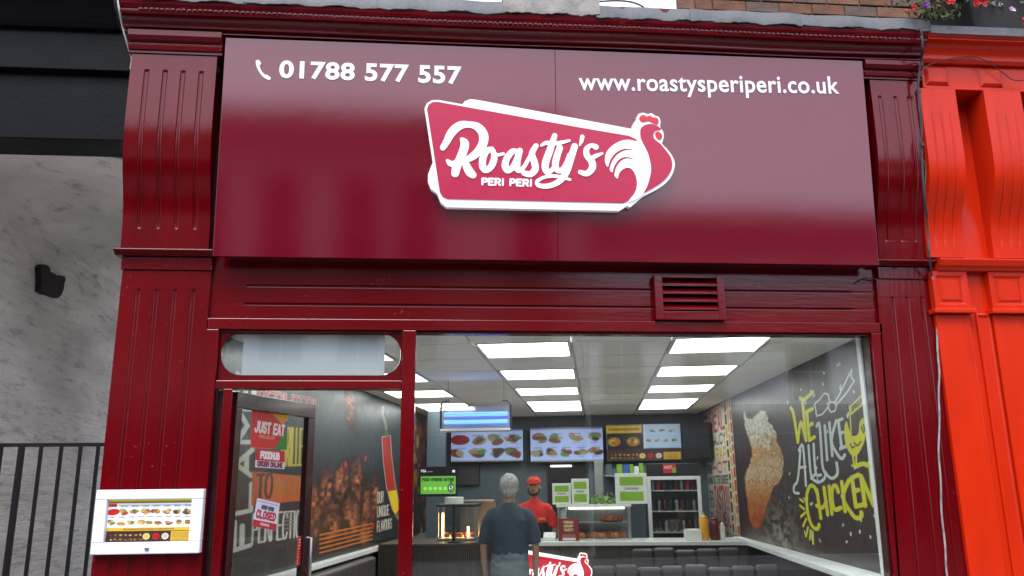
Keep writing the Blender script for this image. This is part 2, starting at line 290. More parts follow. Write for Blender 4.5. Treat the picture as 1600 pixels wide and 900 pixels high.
def polyfield(X, Y, poly):
    d = np.full(X.shape, 1e9); ins = np.zeros(X.shape, bool)
    for a, b in zip(poly, list(poly[1:]) + [poly[0]]):
        ex, ey = b[0] - a[0], b[1] - a[1]; l2 = ex * ex + ey * ey + 1e-12
        t = np.clip(((X - a[0]) * ex + (Y - a[1]) * ey) / l2, 0, 1)
        d = np.minimum(d, np.hypot(X - a[0] - t * ex, Y - a[1] - t * ey))
        if ey != 0:
            c = ((a[1] > Y) != (b[1] > Y)) & (X < ex * (Y - a[1]) / ey + a[0]); ins ^= c
    return np.where(ins, -d, d)
def smoothpts(pts, k=4, closed=False):
    n = len(pts); out = []
    dim = len(pts[0])
    for i in range(n if closed else n - 1):
        p = [pts[(i + j) % n] if closed else pts[min(max(i + j, 0), n - 1)] for j in (-1, 0, 1, 2)]
        for s in range(k):
            t = s / k
            out.append(tuple(.5 * (2 * p[1][c] + (p[2][c] - p[0][c]) * t + (2 * p[0][c] - 5 * p[1][c] + 4 * p[2][c] - p[3][c]) * t * t + (3 * p[1][c] - p[0][c] - 3 * p[2][c] + p[3][c]) * t ** 3) for c in range(dim)))
    if not closed: out.append(tuple(pts[-1]))
    return out
def vnoise(X, Y, sc, seed=0, octs=4):
    r = np.random.default_rng(seed); T = r.random((64, 64)); out = np.zeros(X.shape); a = 1; tot = 0
    for o in range(octs):
        x, y = X * sc * 2 ** o, Y * sc * 2 ** o; xi, yi = np.floor(x).astype(int), np.floor(y).astype(int); fx, fy = x - xi, y - yi
        fx = fx * fx * (3 - 2 * fx); fy = fy * fy * (3 - 2 * fy)
        g = lambda i, j: T[i % 64, j % 64]
        out += a * ((g(xi, yi) * (1 - fx) + g(xi + 1, yi) * fx) * (1 - fy) + (g(xi, yi + 1) * (1 - fx) + g(xi + 1, yi + 1) * fx) * fy); tot += a; a *= .55
    return out / tot
class Canvas:
    def __init__(s, x0, x1, y0, y1, h, base=(1, 1, 1)):
        s.nx, s.ny = max(2, int(round((x1 - x0) / h)) + 1), max(2, int(round((y1 - y0) / h)) + 1)
        s.xs, s.ys = np.linspace(x0, x1, s.nx), np.linspace(y0, y1, s.ny); s.h = h
        s.X, s.Y = np.meshgrid(s.xs, s.ys); s.c = np.empty((s.ny, s.nx, 3)); s.c[:] = base
    def _sub(s, pts, m):
        a = np.array(pts, float)[:, :2]; m += 2 * s.h
        i0, i1 = np.searchsorted(s.xs, a[:, 0].min() - m), np.searchsorted(s.xs, a[:, 0].max() + m)
        j0, j1 = np.searchsorted(s.ys, a[:, 1].min() - m), np.searchsorted(s.ys, a[:, 1].max() + m)
        return slice(j0, j1), slice(i0, i1)
    def blend(s, sl, cov, col):
        if cov.size == 0: return
        col = np.array(col, float) if not callable(col) else col(s.X[sl], s.Y[sl])
        s.c[sl] = s.c[sl] * (1 - cov[..., None]) + col * cov[..., None]
    def stroke(s, pts, r, col, a=1):
        sl = s._sub(pts, max(r) if hasattr(r, '__len__') else r)
        s.blend(sl, a * np.clip(.5 - segfield(s.X[sl], s.Y[sl], pts, r) / s.h, 0, 1), col)
    def poly(s, pts, col, a=1, soft=0):
        sl = s._sub(pts, soft)
        s.blend(sl, a * np.clip(.5 - polyfield(s.X[sl], s.Y[sl], pts) / (s.h + soft), 0, 1), col)
    def rect(s, x0, x1, y0, y1, col, a=1, soft=0): s.poly([(x0, y0), (x1, y0), (x1, y1), (x0, y1)], col, a, soft)
    def ell(s, cx, cy, rx, ry, col, a=1, rot=0, soft=0):
        pts = [(cx + rx * math.cos(t) * math.cos(rot) - ry * math.sin(t) * math.sin(rot), cy + rx * math.cos(t) * math.sin(rot) + ry * math.sin(t) * math.cos(rot)) for t in np.linspace(0, 2 * math.pi, 17)[:-1]]
        s.poly(pts, col, a, soft)
    def text(s, st, o, ex, ey, r, col, gap=.35, a=1, outline=None):   # o: lower left, ex: whole run, ey: cap height
        ws = [.35 if c in "I!.'" else (.5 if c == ' ' else (1.25 if c in 'MW' else 1)) for c in st]; tot = sum(ws) + gap * (len(st) - 1); x = 0
        o, ex, ey = np.array(o[:2], float), np.array(ex[:2], float), np.array(ey[:2], float); jobs = []
        for c, wd in zip(st, ws):
            for pl in GL.get(c, []):
                jobs.append([tuple(o + ex * ((x + q[0] * wd) / tot) + ey * q[1]) for q in pl])
            x += wd + gap
        if outline:
            for p in jobs: s.stroke(p, r + outline[0], outline[1], a)
        for p in jobs: s.stroke(p, r, col, a)
    def mesh(s, name, f, mat, parent=None, thick=None):
        P = np.array([f(x, y) for y in s.ys for x in s.xs], float)
        lo, hi = P.min(0), P.max(0); org = (lo + hi) / 2; org[2] = lo[2]
        nx, ny = s.nx, s.ny
        i = np.arange((nx - 1) * (ny - 1)); a = (i // (nx - 1)) * nx + i % (nx - 1)
        Q = np.stack([a, a + 1, a + 1 + nx, a + nx], 1)
        me = bpy.data.meshes.new(name); me.from_pydata((P - org).tolist(), [], Q.tolist())
        at = me.attributes.new('print', 'FLOAT_COLOR', 'POINT')
        c = np.clip(s.c.reshape(-1, 3), 0, 1); c = np.where(c <= .04045, c / 12.92, ((c + .055) / 1.055) ** 2.4)
        at.data.foreach_set('color', np.concatenate([c, np.ones((len(c), 1))], 1).astype(np.float32).ravel())
        me.materials.append(M(mat)); o = bpy.data.objects.new(name, me); COL.objects.link(o); place(o, parent, org); return o

# ------------------------------------------------------------------ a flat outline from a distance field, with its own thickness
def contour(mb, Fd, xs, ys, f, d0, d1):
    ny, nx = Fd.shape; V = []; Fc = []
    def vid(p, d): V.append(f(p[0], p[1], d)); return len(V) - 1
    def ip(a, b, fa, fb): t = fa / (fa - fb); return (a[0] + (b[0] - a[0]) * t, a[1] + (b[1] - a[1]) * t)
    ins = Fd < 0
    for j in range(ny - 1):
        i = 0; full = ins[j, :-1] & ins[j, 1:] & ins[j + 1, :-1] & ins[j + 1, 1:]; anyi = ins[j, :-1] | ins[j, 1:] | ins[j + 1, :-1] | ins[j + 1, 1:]
        while i < nx - 1:
            if full[i]:
                k = i
                while k < nx - 1 and full[k]: k += 1
                Fc.append([vid((xs[i], ys[j]), d1), vid((xs[k], ys[j]), d1), vid((xs[k], ys[j + 1]), d1), vid((xs[i], ys[j + 1]), d1)]); i = k; continue
            if anyi[i]:
                c = [(xs[i], ys[j]), (xs[i + 1], ys[j]), (xs[i + 1], ys[j + 1]), (xs[i], ys[j + 1])]
                v = [Fd[j, i], Fd[j, i + 1], Fd[j + 1, i + 1], Fd[j + 1, i]]; pl = []; cr = []
                for a in range(4):
                    b = (a + 1) % 4
                    if v[a] < 0: pl.append(c[a])
                    if (v[a] < 0) != (v[b] < 0): q = ip(c[a], c[b], v[a], v[b]); pl.append(q); cr.append((q, v[a] < 0))
                if len(pl) > 2: Fc.append([vid(p, d1) for p in pl])
                if len(cr) == 2:
                    (p, leave), (q, _) = cr
                    if not leave: p, q = q, p
                    Fc.append([vid(p, d1), vid(p, d0), vid(q, d0), vid(q, d1)])
            i += 1
    return mb.add(V, Fc)
def text3d(mb, st, f, width, height, off=0.0, thick=.006, space=1.0):
    cu = bpy.data.curves.new('lettering', 'FONT'); cu.body = st; cu.offset = off; cu.extrude = .5; cu.resolution_u = 6; cu.space_character = space
    ob = bpy.data.objects.new('lettering', cu); COL.objects.link(ob); dg = bpy.context.evaluated_depsgraph_get(); me = ob.evaluated_get(dg).to_mesh()
    v = np.array([p.co[:] for p in me.vertices]); fs = [tuple(p.vertices) for p in me.polygons]
    lo, hi = v.min(0), v.max(0)
    sx = width / (hi[0] - lo[0]); sy = height / (hi[1] - lo[1]) if height else sx
    mb.add([f((p[0] - lo[0]) * sx, (p[1] - (lo[1] if height else 0)) * sy, (p[2] + .5) * thick) for p in v], fs)
    ob.evaluated_get(dg).to_mesh_clear(); bpy.data.objects.remove(ob); bpy.data.curves.remove(cu); return mb

# ================================================================== THE STREET
tag(MB().box(-60, 60, -3.2, .02, -.3, 0).build('pavement', 'paving'), kind='structure')
tag(MB().box(-60, 60, -10.4, -3.2, -.4, -.12).build('road', 'asphalt'), kind='structure')
tag(MB().box(-60, 60, -13.0, -10.4, -.3, 0).build('pavement', 'paving'), kind='structure')
tag(MB().box(-400, 400, -400, 400, -.8, -.45).build('ground', 'paving'), kind='structure')

def opposite(label, x0, x1, eave, ridge, wall, wins, arched, shop):
    t = thing('street_building', label, 'building', ((x0 + x1) / 2, -13, 0), 'buildings across the street')
    MB().box(x0, x1, -21, -13, 0, eave).build('wall', wall, t)
    MB().add([(x0 - .05, -12.8, eave), (x1 + .05, -12.8, eave), (x1 + .05, -17, ridge), (x0 - .05, -17, ridge), (x0 - .05, -21.2, eave), (x1 + .05, -21.2, eave)],
             [(0, 1, 2, 3), (3, 2, 5, 4), (0, 3, 4), (1, 5, 2), (0, 4, 5, 1)]).build('roof', 'slate_roof', t)
    MB().box(x0, x1, -12.96, -12.80, eave - .22, eave - .004).build('gutter', 'far_frame', t)
    MB().box(x0 + .05, x1 - .05, -12.97, -12.9, 2.7, 3.35).build('fascia_board', shop, t)
    MB().box(x0 + .05, x1 - .05, -12.97, -12.94, .05, 2.69).build('shop_window', 'far_pane', t)
    for (a, b, z0, z1) in wins:
        if arched:
            r = (b - a) / 2; c = (a + b) / 2
            out = lambda g: [(a - g, z0 - g), (b + g, z0 - g)] + [(c + (r + g) * math.cos(k), z1 - r + (r + g) * math.sin(k)) for k in np.linspace(0, math.pi, 13)]
        else: out = lambda g: [(a - g, z0 - g), (b + g, z0 - g), (b + g, z1 + g), (a - g, z1 + g)]
        f = MB().prism(out(.09), lambda p: (p[0], -13.05, p[1]), lambda p: (p[0], -12.95, p[1])).build('window', 'far_frame', t)
        MB().prism(out(0), lambda p: (p[0], -12.96, p[1]), lambda p: (p[0], -12.935, p[1])).build('pane', 'far_pane', f)
        MB().box((a + b) / 2 - .02, (a + b) / 2 + .02, -12.945, -12.92, z0, z1).box(a, b, -12.945, -12.922, (z0 + z1) / 2 - .02, (z0 + z1) / 2 + .02).build('glazing_bar', 'far_frame', f)
    return t
opposite('stucco house with tall arched windows and slate roof across the street', -9.5, 3.3, 7.0, 9.6, 'stucco',
         [(a, a + .9, 4.3, 6.72) for a in (-8.9, -7.3, -5.6, -3.95, -2.25, -.95, 1.65)], True, 'far_shop')
tb = opposite('low white rendered house with slate roof across the street', 3.32, 15, 5.0, 7.0, 'stucco_white',
         [(a, a + .85, 3.45, 4.75) for a in (3.75, 5.7, 8.2, 10.5, 12.6)], False, 'far_shop')
MB().tube([(3.36, -12.88, .1), (3.36, -12.88, 4.8)], .05).build('drainpipe', 'far_frame', tb)
opposite('plain stucco terrace at the far end across the street', -26, -9.52, 6.6, 9.0, 'stucco', [(a, a + .9, 4.0, 5.7) for a in (-24, -21, -18, -15, -12)], False, 'far_shop')
opposite('tall white terrace beyond the low house across the street', 15.02, 30, 6.8, 9.2, 'stucco_white', [(a, a + .9, 4.0, 5.7) for a in (16.5, 19.5, 22.5, 25.5)], False, 'far_shop')

# ================================================================== THE RED SHOPFRONT
shop = thing('shopfront', 'dark red painted timber shopfront with fluted pilasters and big window', 'shopfront', (.8, 0, 0))
def fluted(x0, x1, z0, z1, yf, yb, fl, fw, fd, za, zb, post=None):
    mb = MB(); xs = [x0]; r = fw / 2
    for c in fl: xs += [c + r * q for q in np.linspace(-1, 1, 11)]
    xs.append(x1)
    e = [r * (1 - math.cos(k)) for k in np.linspace(0, math.pi / 2, 6)]
    zs = sorted([z0, z1] + [za + q for q in e] + [zb - q for q in e] + list(np.linspace(za + r, zb - r, 26))[1:-1])
    def P(x, z, back=False):
        dp = 0
        for c in fl:
            q = (x - c) / r
            if abs(q) < 1 and za <= z <= zb:
                g = max(0, (za + r - z) / r, (z - zb + r) / r); dp = fd * math.sqrt(max(0, 1 - q * q - g * g))
        y = yb if back else yf(z) + dp
        p = (x, y, z); return post(p) if post else p
    n = len(xs); V = [P(x, z) for z in zs for x in xs]
    mb.add(V, [(j * n + i, j * n + i + 1, (j + 1) * n + i + 1, (j + 1) * n + i) for j in range(len(zs) - 1) for i in range(n - 1)])
    for xa, sgn in ((x0, 1), (x1, -1)):
        V = [q for z in zs for q in (P(xa, z), P(xa, z, True))]
        mb.add(V, [((2 * j, 2 * j + 2, 2 * j + 3, 2 * j + 1)[::sgn]) for j in range(len(zs) - 1)])
    for za_, sgn in ((z0, 1), (z1, -1)):
        V = [q for x in xs for q in (P(x, za_), P(x, za_, True))]
        mb.add(V, [((2 * j, 2 * j + 1, 2 * j + 3, 2 * j + 2)[::sgn]) for j in range(n - 1)])
    return mb
# lower pilasters
fluted(-2.03, -1.475, .32, 2.968, lambda z: 0, .3, [F(px, 465)[0] for px in (215, 243.5, 272, 301)], .034, .011, .6, 2.85).build('pilaster', 'red_paint', shop, smooth=35)
MB().box(-2.06, -1.46, -.04, .3, 0, .32).build('plinth', 'red_paint', shop, .006)
skew = lambda p: (p[0] - (3.43 - p[0]) / .4 * .045 * (2.97 - p[2]), p[1], p[2])
fluted(3.03, 3.43, .32, 2.968, lambda z: 0, .1, [F(px, 470)[0] for px in (1396, 1418.5, 1441)], .03, .009, .6, 2.85, skew).build('pilaster', 'red_paint', shop, smooth=35)
MB().box(2.9, 3.45, -.04, .3, 0, .32).build('plinth', 'red_paint', shop, .006)
# neck blocks and the thin ledge moulding
for a, b in ((-2.04, -1.47), (3.04, 3.435)):
    MB().box(a, b, -.012, .3, 2.972, 3.058).build('neck_block', 'red_paint', shop, .004)
    MB().profx([(.3, 3.06), (-.03, 3.06), (-.075, 3.085), (-.075, 3.095), (-.03, 3.105), (.3, 3.105)], a - .035, b + .012).build('ledge_moulding', 'red_paint_wide', shop, .003)
# upper pilasters lean forward like consoles
def cons(z): return -.03 - .15 * (.5 + .5 * math.tanh(((z - 3.1) / 1.3 - .33) * 6))
zt = F(270, 86, cons(4.4))[2]; zc = F(270, 47, -.238)[2]
lx = lambda px, z_=None: F(px, 113, cons(4.3))[0]
fluted(-2.045, -1.495, 3.108, zt, cons, .3, [lx(px) for px in (229, 258, 286, 314.5)], .034, .012, F(270, 358, cons(3.3))[2], F(270, 109, cons(4.3))[2]).build('upper_pilaster', 'red_paint', shop, smooth=35)
zt2 = F(1400, 126, cons(4.3))[2]
fluted(F(1359, 126, cons(4.3))[0], 3.42, 3.108, zt2, cons, .3, [F(px, 160, cons(4.2))[0] for px in (1376, 1400, 1421)], .03, .011, F(1400, 378, cons(3.2))[2], F(1400, 150, cons(4.2))[2]).build('upper_pilaster', 'red_paint', shop, smooth=35)
def capital(x0, x1, z0, z1):
    h = (z1 - z0) / 6
    pr = [(.3, z0 + .003), (-.19, z0 + .003), (-.19, z0 + h * .8), (-.205, z0 + h), (-.212, z0 + h * 2.2), (-.198, z0 + h * 2.6), (-.198, z0 + h * 3), (-.222, z0 + h * 3.4), (-.238, z0 + h * 4.4), (-.238, z0 + h * 6), (.3, z0 + h * 6)]
    return MB().profx(pr, x0, x1).build('capital', 'red_paint_wide', shop, .002)
capital(F(199, 70, -.22)[0], F(347, 60, -.22)[0], zt, zc)
capital(F(1352, 110, -.22)[0], 3.435, zt2, F(1400, 94, -.238)[2])
# cornice: cove, bead, top fillet
CZ = lambda py, y: F(860, py, y)[2]
z0c = max(zc, F(1400, 94, -.238)[2]) + .002
prof = [(.3, z0c), (-.20, z0c), (-.20, z0c + .014), (-.226, z0c + .02)]
cz0, cz1 = z0c + .026, CZ(46, -.292)
for k in range(0, 9):
    a = k / 8 * math.pi / 2; prof.append((-.232 - .06 * (1 - math.cos(a)), cz0 + (cz1 - cz0) * math.sin(a)))
zdn = CZ(39.5, -.312); zfl = CZ(23.5, -.345); ztop = CZ(7, -.335)
prof += [(-.302, cz1 + .002), (-.302, zdn - .022), (-.309, zdn - .018), (-.312, zdn - .010), (-.309, zdn - .003), (-.304, zdn), (-.304, zdn + .014), (-.318, zdn + .018), (-.332, zdn + .045), (-.335, ztop), (.3, ztop)]
MB().profx(prof, -2.10, 3.44, 60, lambda x, y, z: (.003 * math.sin(x * 3.1) if y < 0 else 0, .003 * math.sin(x * 2.3 + y * 5))).build('cornice', 'red_paint_wide', shop, smooth=30)
for k in range(158):        # the row of little blocks under the top fillet
    x = -1.98 + k * .0342
    if k == 0: d0 = MB().box(x, x + .025, -.3155, -.30, zdn + .001, zdn + .013).build('dentil', 'red_paint', shop)
    else:
        c = d0.copy(); COL.objects.link(c); c.parent = shop; c.location.x += k * .0342 + random.uniform(-.002, .002); c.location.z += .003 * math.sin(x * 2.3 - 1.5); c.location.y += random.uniform(-.001, .003)
# lead flashing, sheet by sheet, with a ragged drip edge
fl_x = [-2.11, -1.3, -.45, .42, 1.06, 1.72, 2.5, 3.45]
for k, (a, b) in enumerate(zip(fl_x[:-1], fl_x[1:])):
    r = random.Random(k); n = 26; rings = []
    up = .012 if k == 3 else 0
    for i in range(n + 1):
        x = a - .012 + (b - a + .024) * i / n; wv = .005 * math.sin(i * .7 + k) + .003 * math.sin(i * 2.3 + k * 2) + r.uniform(-.0025, .0025)
        yy = -.338 - .003 * (k % 2) + .006 * math.sin(i * .55 + k); top = ztop + .006 + .003 * (k % 2) + (.05 if k == 3 else 0)
        rings.append([(x, .2, top + .03), (x, yy + .005, top), (x, yy - .004, top - .008), (x, yy - .007, zfl + wv + up), (x, yy + .001, zfl - .002 + wv + up), (x, yy + .003, top - .012), (x, .2, top + .022)])
    MB().loft(rings).build('flashing', 'lead_pale' if k == 3 else 'lead', shop, smooth=50)
# frieze board with two long grooves, and the vent
def groove_board(x0, x1, z0, z1, y, gz, gx0, gx1, gh, gd):
    mb = MB(); zs = [z0]
    for g in gz: zs += [g - gh / 2, g - gh * .3, g, g + gh * .3, g + gh / 2]
    zs.append(z1); zs = sorted(zs); xs = [x0, gx0 - .012, gx0 + .012, gx1 - .012, gx1 + .012, x1]
    V = []
    for z in zs:
        for i, x in enumerate(xs):
            d = 0
            for g in gz:
                q = (z - g) / (gh / 2)
                if abs(q) < .99 and i in (2, 3): d = gd * (1 - q * q) ** .5
            V.append((x, y + d, z))
    n = len(xs)
    mb.add(V, [(j * n + i, j * n + i + 1, (j + 1) * n + i + 1, (j + 1) * n + i) for j in range(len(zs) - 1) for i in range(n - 1)])
    return mb
fz0, fz1 = 2.664, 4.72
groove_board(-1.55, 3.12, fz0, fz1, .03, [F(700, 450, .03)[2], F(700, 478, .03)[2]], F(386, 444, .03)[0], F(1330, 455, .03)[0], .026, .014).build('frieze_board', 'red_paint_wide', shop, smooth=30)
v0, v1 = F(1025, 500, -.03), F(1130, 433, -.03)
vx0, vx1, vz0, vz1 = v0[0], v1[0], F(1077, 500, -.03)[2], F(1077, 430, -.03)[2]
MB().box(vx0, vx0 + .055, -.035, .03, vz0, vz1).box(vx1 - .05, vx1, -.035, .03, vz0, vz1).box(vx0 + .055, vx1 - .05, -.034, .03, vz0, vz0 + .06).box(vx0 + .055, vx1 - .05, -.034, .03, vz1 - .02, vz1).build('vent_frame', 'red_paint_wide', shop, .004)
MB().box(vx0 + .03, vx1 - .03, .01, .028, vz0 + .03, vz1 - .01).build('vent_back', 'black_paint', shop)
for k in range(4):
    z = vz0 + .082 + k * .055
    MB().hexa([(vx0 + .056, -.03, z - .012), (vx1 - .051, -.03, z - .012), (vx1 - .051, .008, z + .018), (vx0 + .056, .008, z + .018)],
              [(vx0 + .056, -.03, z + .004), (vx1 - .051, -.03, z + .004), (vx1 - .051, .008, z + .034), (vx0 + .056, .008, z + .034)]).build('louvre_slat', 'red_paint_wide', shop)
# head rail, mullion, transom, jambs, sill
HZ = 2.573
MB().box(-1.47, 3.034, .0, .12, HZ + .016, 2.66).build('head_rail', 'red_paint_wide', shop, .004)
MB().box(-1.405, 3.0, .03, .11, HZ, HZ + .0155).build('head_bead', 'red_paint_wide', shop, .003)
MB().box(-.237, -.15, .0, .12, 0, HZ + .0155).build('mullion', 'red_paint', shop, .005)
MB().box(-1.399, -.238, .005, .12, 2.209, 2.262).build('transom', 'red_paint_wide', shop, .005)
MB().box(-1.49, -1.40, .002, .12, 0, HZ + .0155).build('door_post', 'red_paint', shop, .005)
MB().box(-1.345, -1.29, .004, .12, 0, 2.208).build('door_post', 'red_paint', shop, .004)
MB().hexa([(2.905, 0, .32), (2.93, 0, .32), (2.93, .12, .32), (2.905, .12, .32)], [(2.948, 0, HZ + .015), (3.028, 0, HZ + .015), (3.028, .12, HZ + .015), (2.948, .12, HZ + .015)]).build('window_post', 'red_paint', shop, .005)
MB().hexa([(2.896, .03, .5), (2.906, .03, .5), (2.906, .11, .5), (2.896, .11, .5)], [(2.938, .03, HZ), (2.946, .03, HZ), (2.946, .11, HZ), (2.938, .11, HZ)]).build('window_bead', 'door_paint', shop, .003)
MB().box(-.148, 2.84, -.05, .13, .45, .5).build('window_sill', 'red_paint_wide', shop, .006)
MB().box(-.148, 2.84, .02, .12, 0, .448).build('stall_riser', 'red_paint_wide', shop, .004)
# fanlight: a board with a stadium opening, its pane
fx0, fx1, fz0_, fz1_ = -1.398, -.24, 2.264, HZ - .002
ox0, ox1, oz0, oz1 = F(345, 555, .05)[0], F(627, 555, .05)[0], F(480, 588, .05)[2], F(480, 519, .05)[2]
rr = .13; st = []
for cx, cz, a0 in ((ox1 - rr, oz1 - rr, 0), (ox0 + rr, oz1 - rr, 90), (ox0 + rr, oz0 + rr, 180), (ox1 - rr, oz0 + rr, 270)):
    st += [(cx + rr * math.cos(R(a0 + q)), cz + rr * math.sin(R(a0 + q))) for q in range(0, 91, 10)]
def towall(p):
    c = ((fx0 + fx1) / 2, (fz0_ + fz1_) / 2); dx, dz = p[0] - c[0], p[1] - c[1]
    k = min(((fx1 - fx0) / 2) / max(abs(dx), 1e-6), ((fz1_ - fz0_) / 2) / max(abs(dz), 1e-6)); return (c[0] + dx * k, c[1] + dz * k)
ow = [towall(p) for p in st]
mb = MB(); n = len(st)
mb.loft([[(p[0], .045, p[1]) for p in ow], [(p[0], .045, p[1]) for p in st], [(p[0], .075, p[1]) for p in st], [(p[0], .075, p[1]) for p in ow]], cap=False)
for cxz in ((fx0, fz0_), (fx1, fz0_), (fx0, fz1_), (fx1, fz1_)):      # close the corners left by the radial mapping
    near = sorted(ow, key=lambda p: (p[0] - cxz[0]) ** 2 + (p[1] - cxz[1]) ** 2)
    ax = min((p for p in ow if abs(p[1] - cxz[1]) < 1e-6), key=lambda p: abs(p[0] - cxz[0])); az = min((p for p in ow if abs(p[0] - cxz[0]) < 1e-6), key=lambda p: abs(p[1] - cxz[1]))
    mb.add([(ax[0], .045, ax[1]), (cxz[0], .045, cxz[1]), (az[0], .045, az[1])], [(0, 1, 2)])
mb.build('fanlight_board', 'red_paint', shop)
mb = MB(); mb.loft([[(p[0], .046, p[1]) for p in st], [((p[0] - (ox0 + ox1) / 2) * .993 + (ox0 + ox1) / 2, .042, (p[1] - (oz0 + oz1) / 2) * .965 + (oz0 + oz1) / 2) for p in st],
                    [((p[0] - (ox0 + ox1) / 2) * .99 + (ox0 + ox1) / 2, .05, (p[1] - (oz0 + oz1) / 2) * .95 + (oz0 + oz1) / 2) for p in st]], cap=False).build('fanlight_bead', 'red_paint', shop)
MB().box(fx0 + .002, fx1 - .002, .08, .084, fz0_, fz1_).build('fanlight_pane', 'glass', shop)
MB().add([(-.149, .07, .5), (2.9, .07, .5), (2.94, .07, HZ), (-.149, .07, HZ), (-.149, .078, .5), (2.9, .078, .5), (2.94, .078, HZ), (-.149, .078, HZ)],
         [(0, 1, 2, 3), (7, 6, 5, 4)]).build('window_pane', 'glass', shop)
MB().box(-1.398, -1.347, .07, .09, .05, 2.205).build('side_panel', 'door_paint', shop)

# ================================================================== THE FASCIA SIGN
TH = R(3.69); ST_, CT = math.sin(TH), math.cos(TH)
def SG(s, t, d=0): return (s, -.12 - t * ST_ - d * CT, 3.037 + t * CT - d * ST_)
def sgpx(px, py):
    n = np.array((0, -CT, -ST_)); p0 = np.array((0, -.12, 3.037)); d = ray(px, py); h = CAM + d * (((p0 - CAM) @ n) / (d @ n))
    return h[0], (h[2] - 3.037) / CT
SX0, SX1, SH = -1.441, 2.992, 1.491
sign = thing('fascia_sign', 'wide glossy burgundy fascia sign with rooster logo above the window', 'sign', (.78, -.12, 3.037))
seam = sgpx(869.5, 240)[0]
sb = lambda s, t, d: SG(s, t, d)
for a, b in ((SX0, seam - .0012), (seam + .0012, SX1)):
    MB(lambda p: SG(p[0], p[2], p[1])).add([(a, 0, 0), (b, 0, 0), (b, 0, SH), (a, 0, SH), (a, -.03, 0), (b, -.03, 0), (b, -.03, SH), (a, -.03, SH)],
        [(0, 1, 2, 3), (4, 7, 6, 5), (0, 4, 5, 1), (1, 5, 6, 2), (2, 6, 7, 3), (3, 7, 4, 0)]).build('sign_panel', 'sign_sheet', sign, .0025)
b0, b1 = SG(0, .012, -.031), SG(0, SH - .01, -.031)
MB().hexa([(SX0 + .06, b0[1], b0[2]), (SX1 - .06, b0[1], b0[2]), (SX1 - .06, .028, b0[2]), (SX0 + .06, .028, b0[2])],
          [(SX0 + .06, b1[1], b1[2]), (SX1 - .06, b1[1], b1[2]), (SX1 - .06, .028, b1[2]), (SX0 + .06, .028, b1[2])]).build('sign_tray', 'sign_edge', sign)
# lettering
def line_text(name, stg, pl, pr, ph, off, sp=1.0):
    a, b, h = np.array(sgpx(*pl)), np.array(sgpx(*pr)), np.array(sgpx(*ph)); e = (b - a) / np.linalg.norm(b - a); nrm = np.array((-e[1], e[0])); ht = (h - a) @ nrm
    def f(x, y, d): q = a + e * x + nrm * y; return SG(q[0], q[1], .0015 + d)
    return text3d(MB(), stg, f, np.linalg.norm(b - a), ht, off, .004, sp).build(name, 'white_vinyl', sign)
for stg, pa, pb in (('01788', 436, 554), ('577', 570, 638.5), ('557', 653.5, 721)):
    ya = lambda x: 122.5 + (x - 436) * 10 / 285
    line_text('telephone_digits', stg, (pa, ya(pa)), (pb, ya(pb)), (pa + .5, ya(pa) - 28), .030, 1.06)
line_text('web_address', 'www.roastysperiperi.co.uk', (905, 150.0), (1312, 155.5), (906, 113.6), .014, 1.05)
hp = smoothpts([(403, 97, 3.2), (403.5, 104, 2.4), (407, 112, 2.0), (413, 119, 2.4), (420, 122.5, 3.0)], 5)
hs_ = [sgpx(p[0], p[1]) for p in hp]; k_ = (sgpx(420, 110)[0] - sgpx(410, 110)[0]) / 10
xs_ = np.arange(sgpx(395, 110)[0], sgpx(428, 110)[0], .0035); ys_ = np.arange(sgpx(410, 130)[1], sgpx(410, 88)[1], .0035)
X_, Y_ = np.meshgrid(xs_, ys_)
fd = segfield(X_, Y_, hs_, [p[2] * k_ for p in hp])
fd = np.minimum(fd, segfield(X_, Y_, [sgpx(403, 96.5), sgpx(405.5, 99.5)], 2.6 * k_)); fd = np.minimum(fd, segfield(X_, Y_, [sgpx(416.5, 119.5), sgpx(420.5, 123)], 2.6 * k_))
contour(MB(), fd, xs_, ys_, lambda x, y, d: SG(x, y, d), 0, .0055).build('handset_symbol', 'white_vinyl', sign)

# logo outline traced in logo units (1 unit = .2625 photo pixels)
LZ = lambda x, y: sgpx(650 + x * .2625, 150 + y * .2625)
def lpts(ps): return [LZ(*p[:2]) for p in ps]
LU = (LZ(1500, 350)[0] - LZ(100, 350)[0]) / 1400
RED = [(72, 130), (66, 98), (76, 70), (100, 56), (132, 55), (1000, 211), (1255, 254), (1295, 272), (1318, 300), (1345, 360), (1358, 440), (1340, 530), (1300, 600), (1262, 632), (1224, 650), (185, 626), (158, 612), (142, 586)]
BACK = [(270, 80), (290, 52), (322, 40), (362, 44), (1300, 220), (1330, 300), (1330, 600), (1245, 662), (1200, 692), (182, 671), (150, 645), (128, 590), (92, 565), (74, 520), (76, 480), (95, 430), (200, 200)]
BIRD = [(1295, 280), (1278, 235), (1282, 185), (1304, 152), (1312, 126), (1340, 117), (1368, 125), (1390, 120), (1412, 134), (1434, 142), (1443, 170), (1442, 202), (1457, 225), (1463, 252), (1455, 288), (1453, 302), (1492, 342), (1522, 392), (1527, 432), (1512, 482), (1482, 523), (1432, 562), (1345, 607), (1240, 660)]
NECK = [(1325, 215), (1342, 195), (1370, 185), (1402, 187), (1432, 201), (1446, 216), (1414, 224), (1400, 246), (1404, 270), (1424, 288), (1446, 306), (1480, 347), (1504, 384), (1511, 430), (1499, 470), (1470, 510), (1420, 549), (1340, 591), (1366, 540), (1383, 470), (1381, 420), (1366, 360), (1341, 310), (1325, 262)]
COMB = [(1317, 152), (1325, 136), (1345, 131), (1362, 141), (1380, 134), (1397, 146), (1416, 146), (1431, 162), (1426, 187), (1400, 178), (1372, 165), (1345, 172), (1325, 167)]
WATT = [(1411, 240), (1426, 230), (1446, 240), (1452, 262), (1441, 277), (1420, 265)]
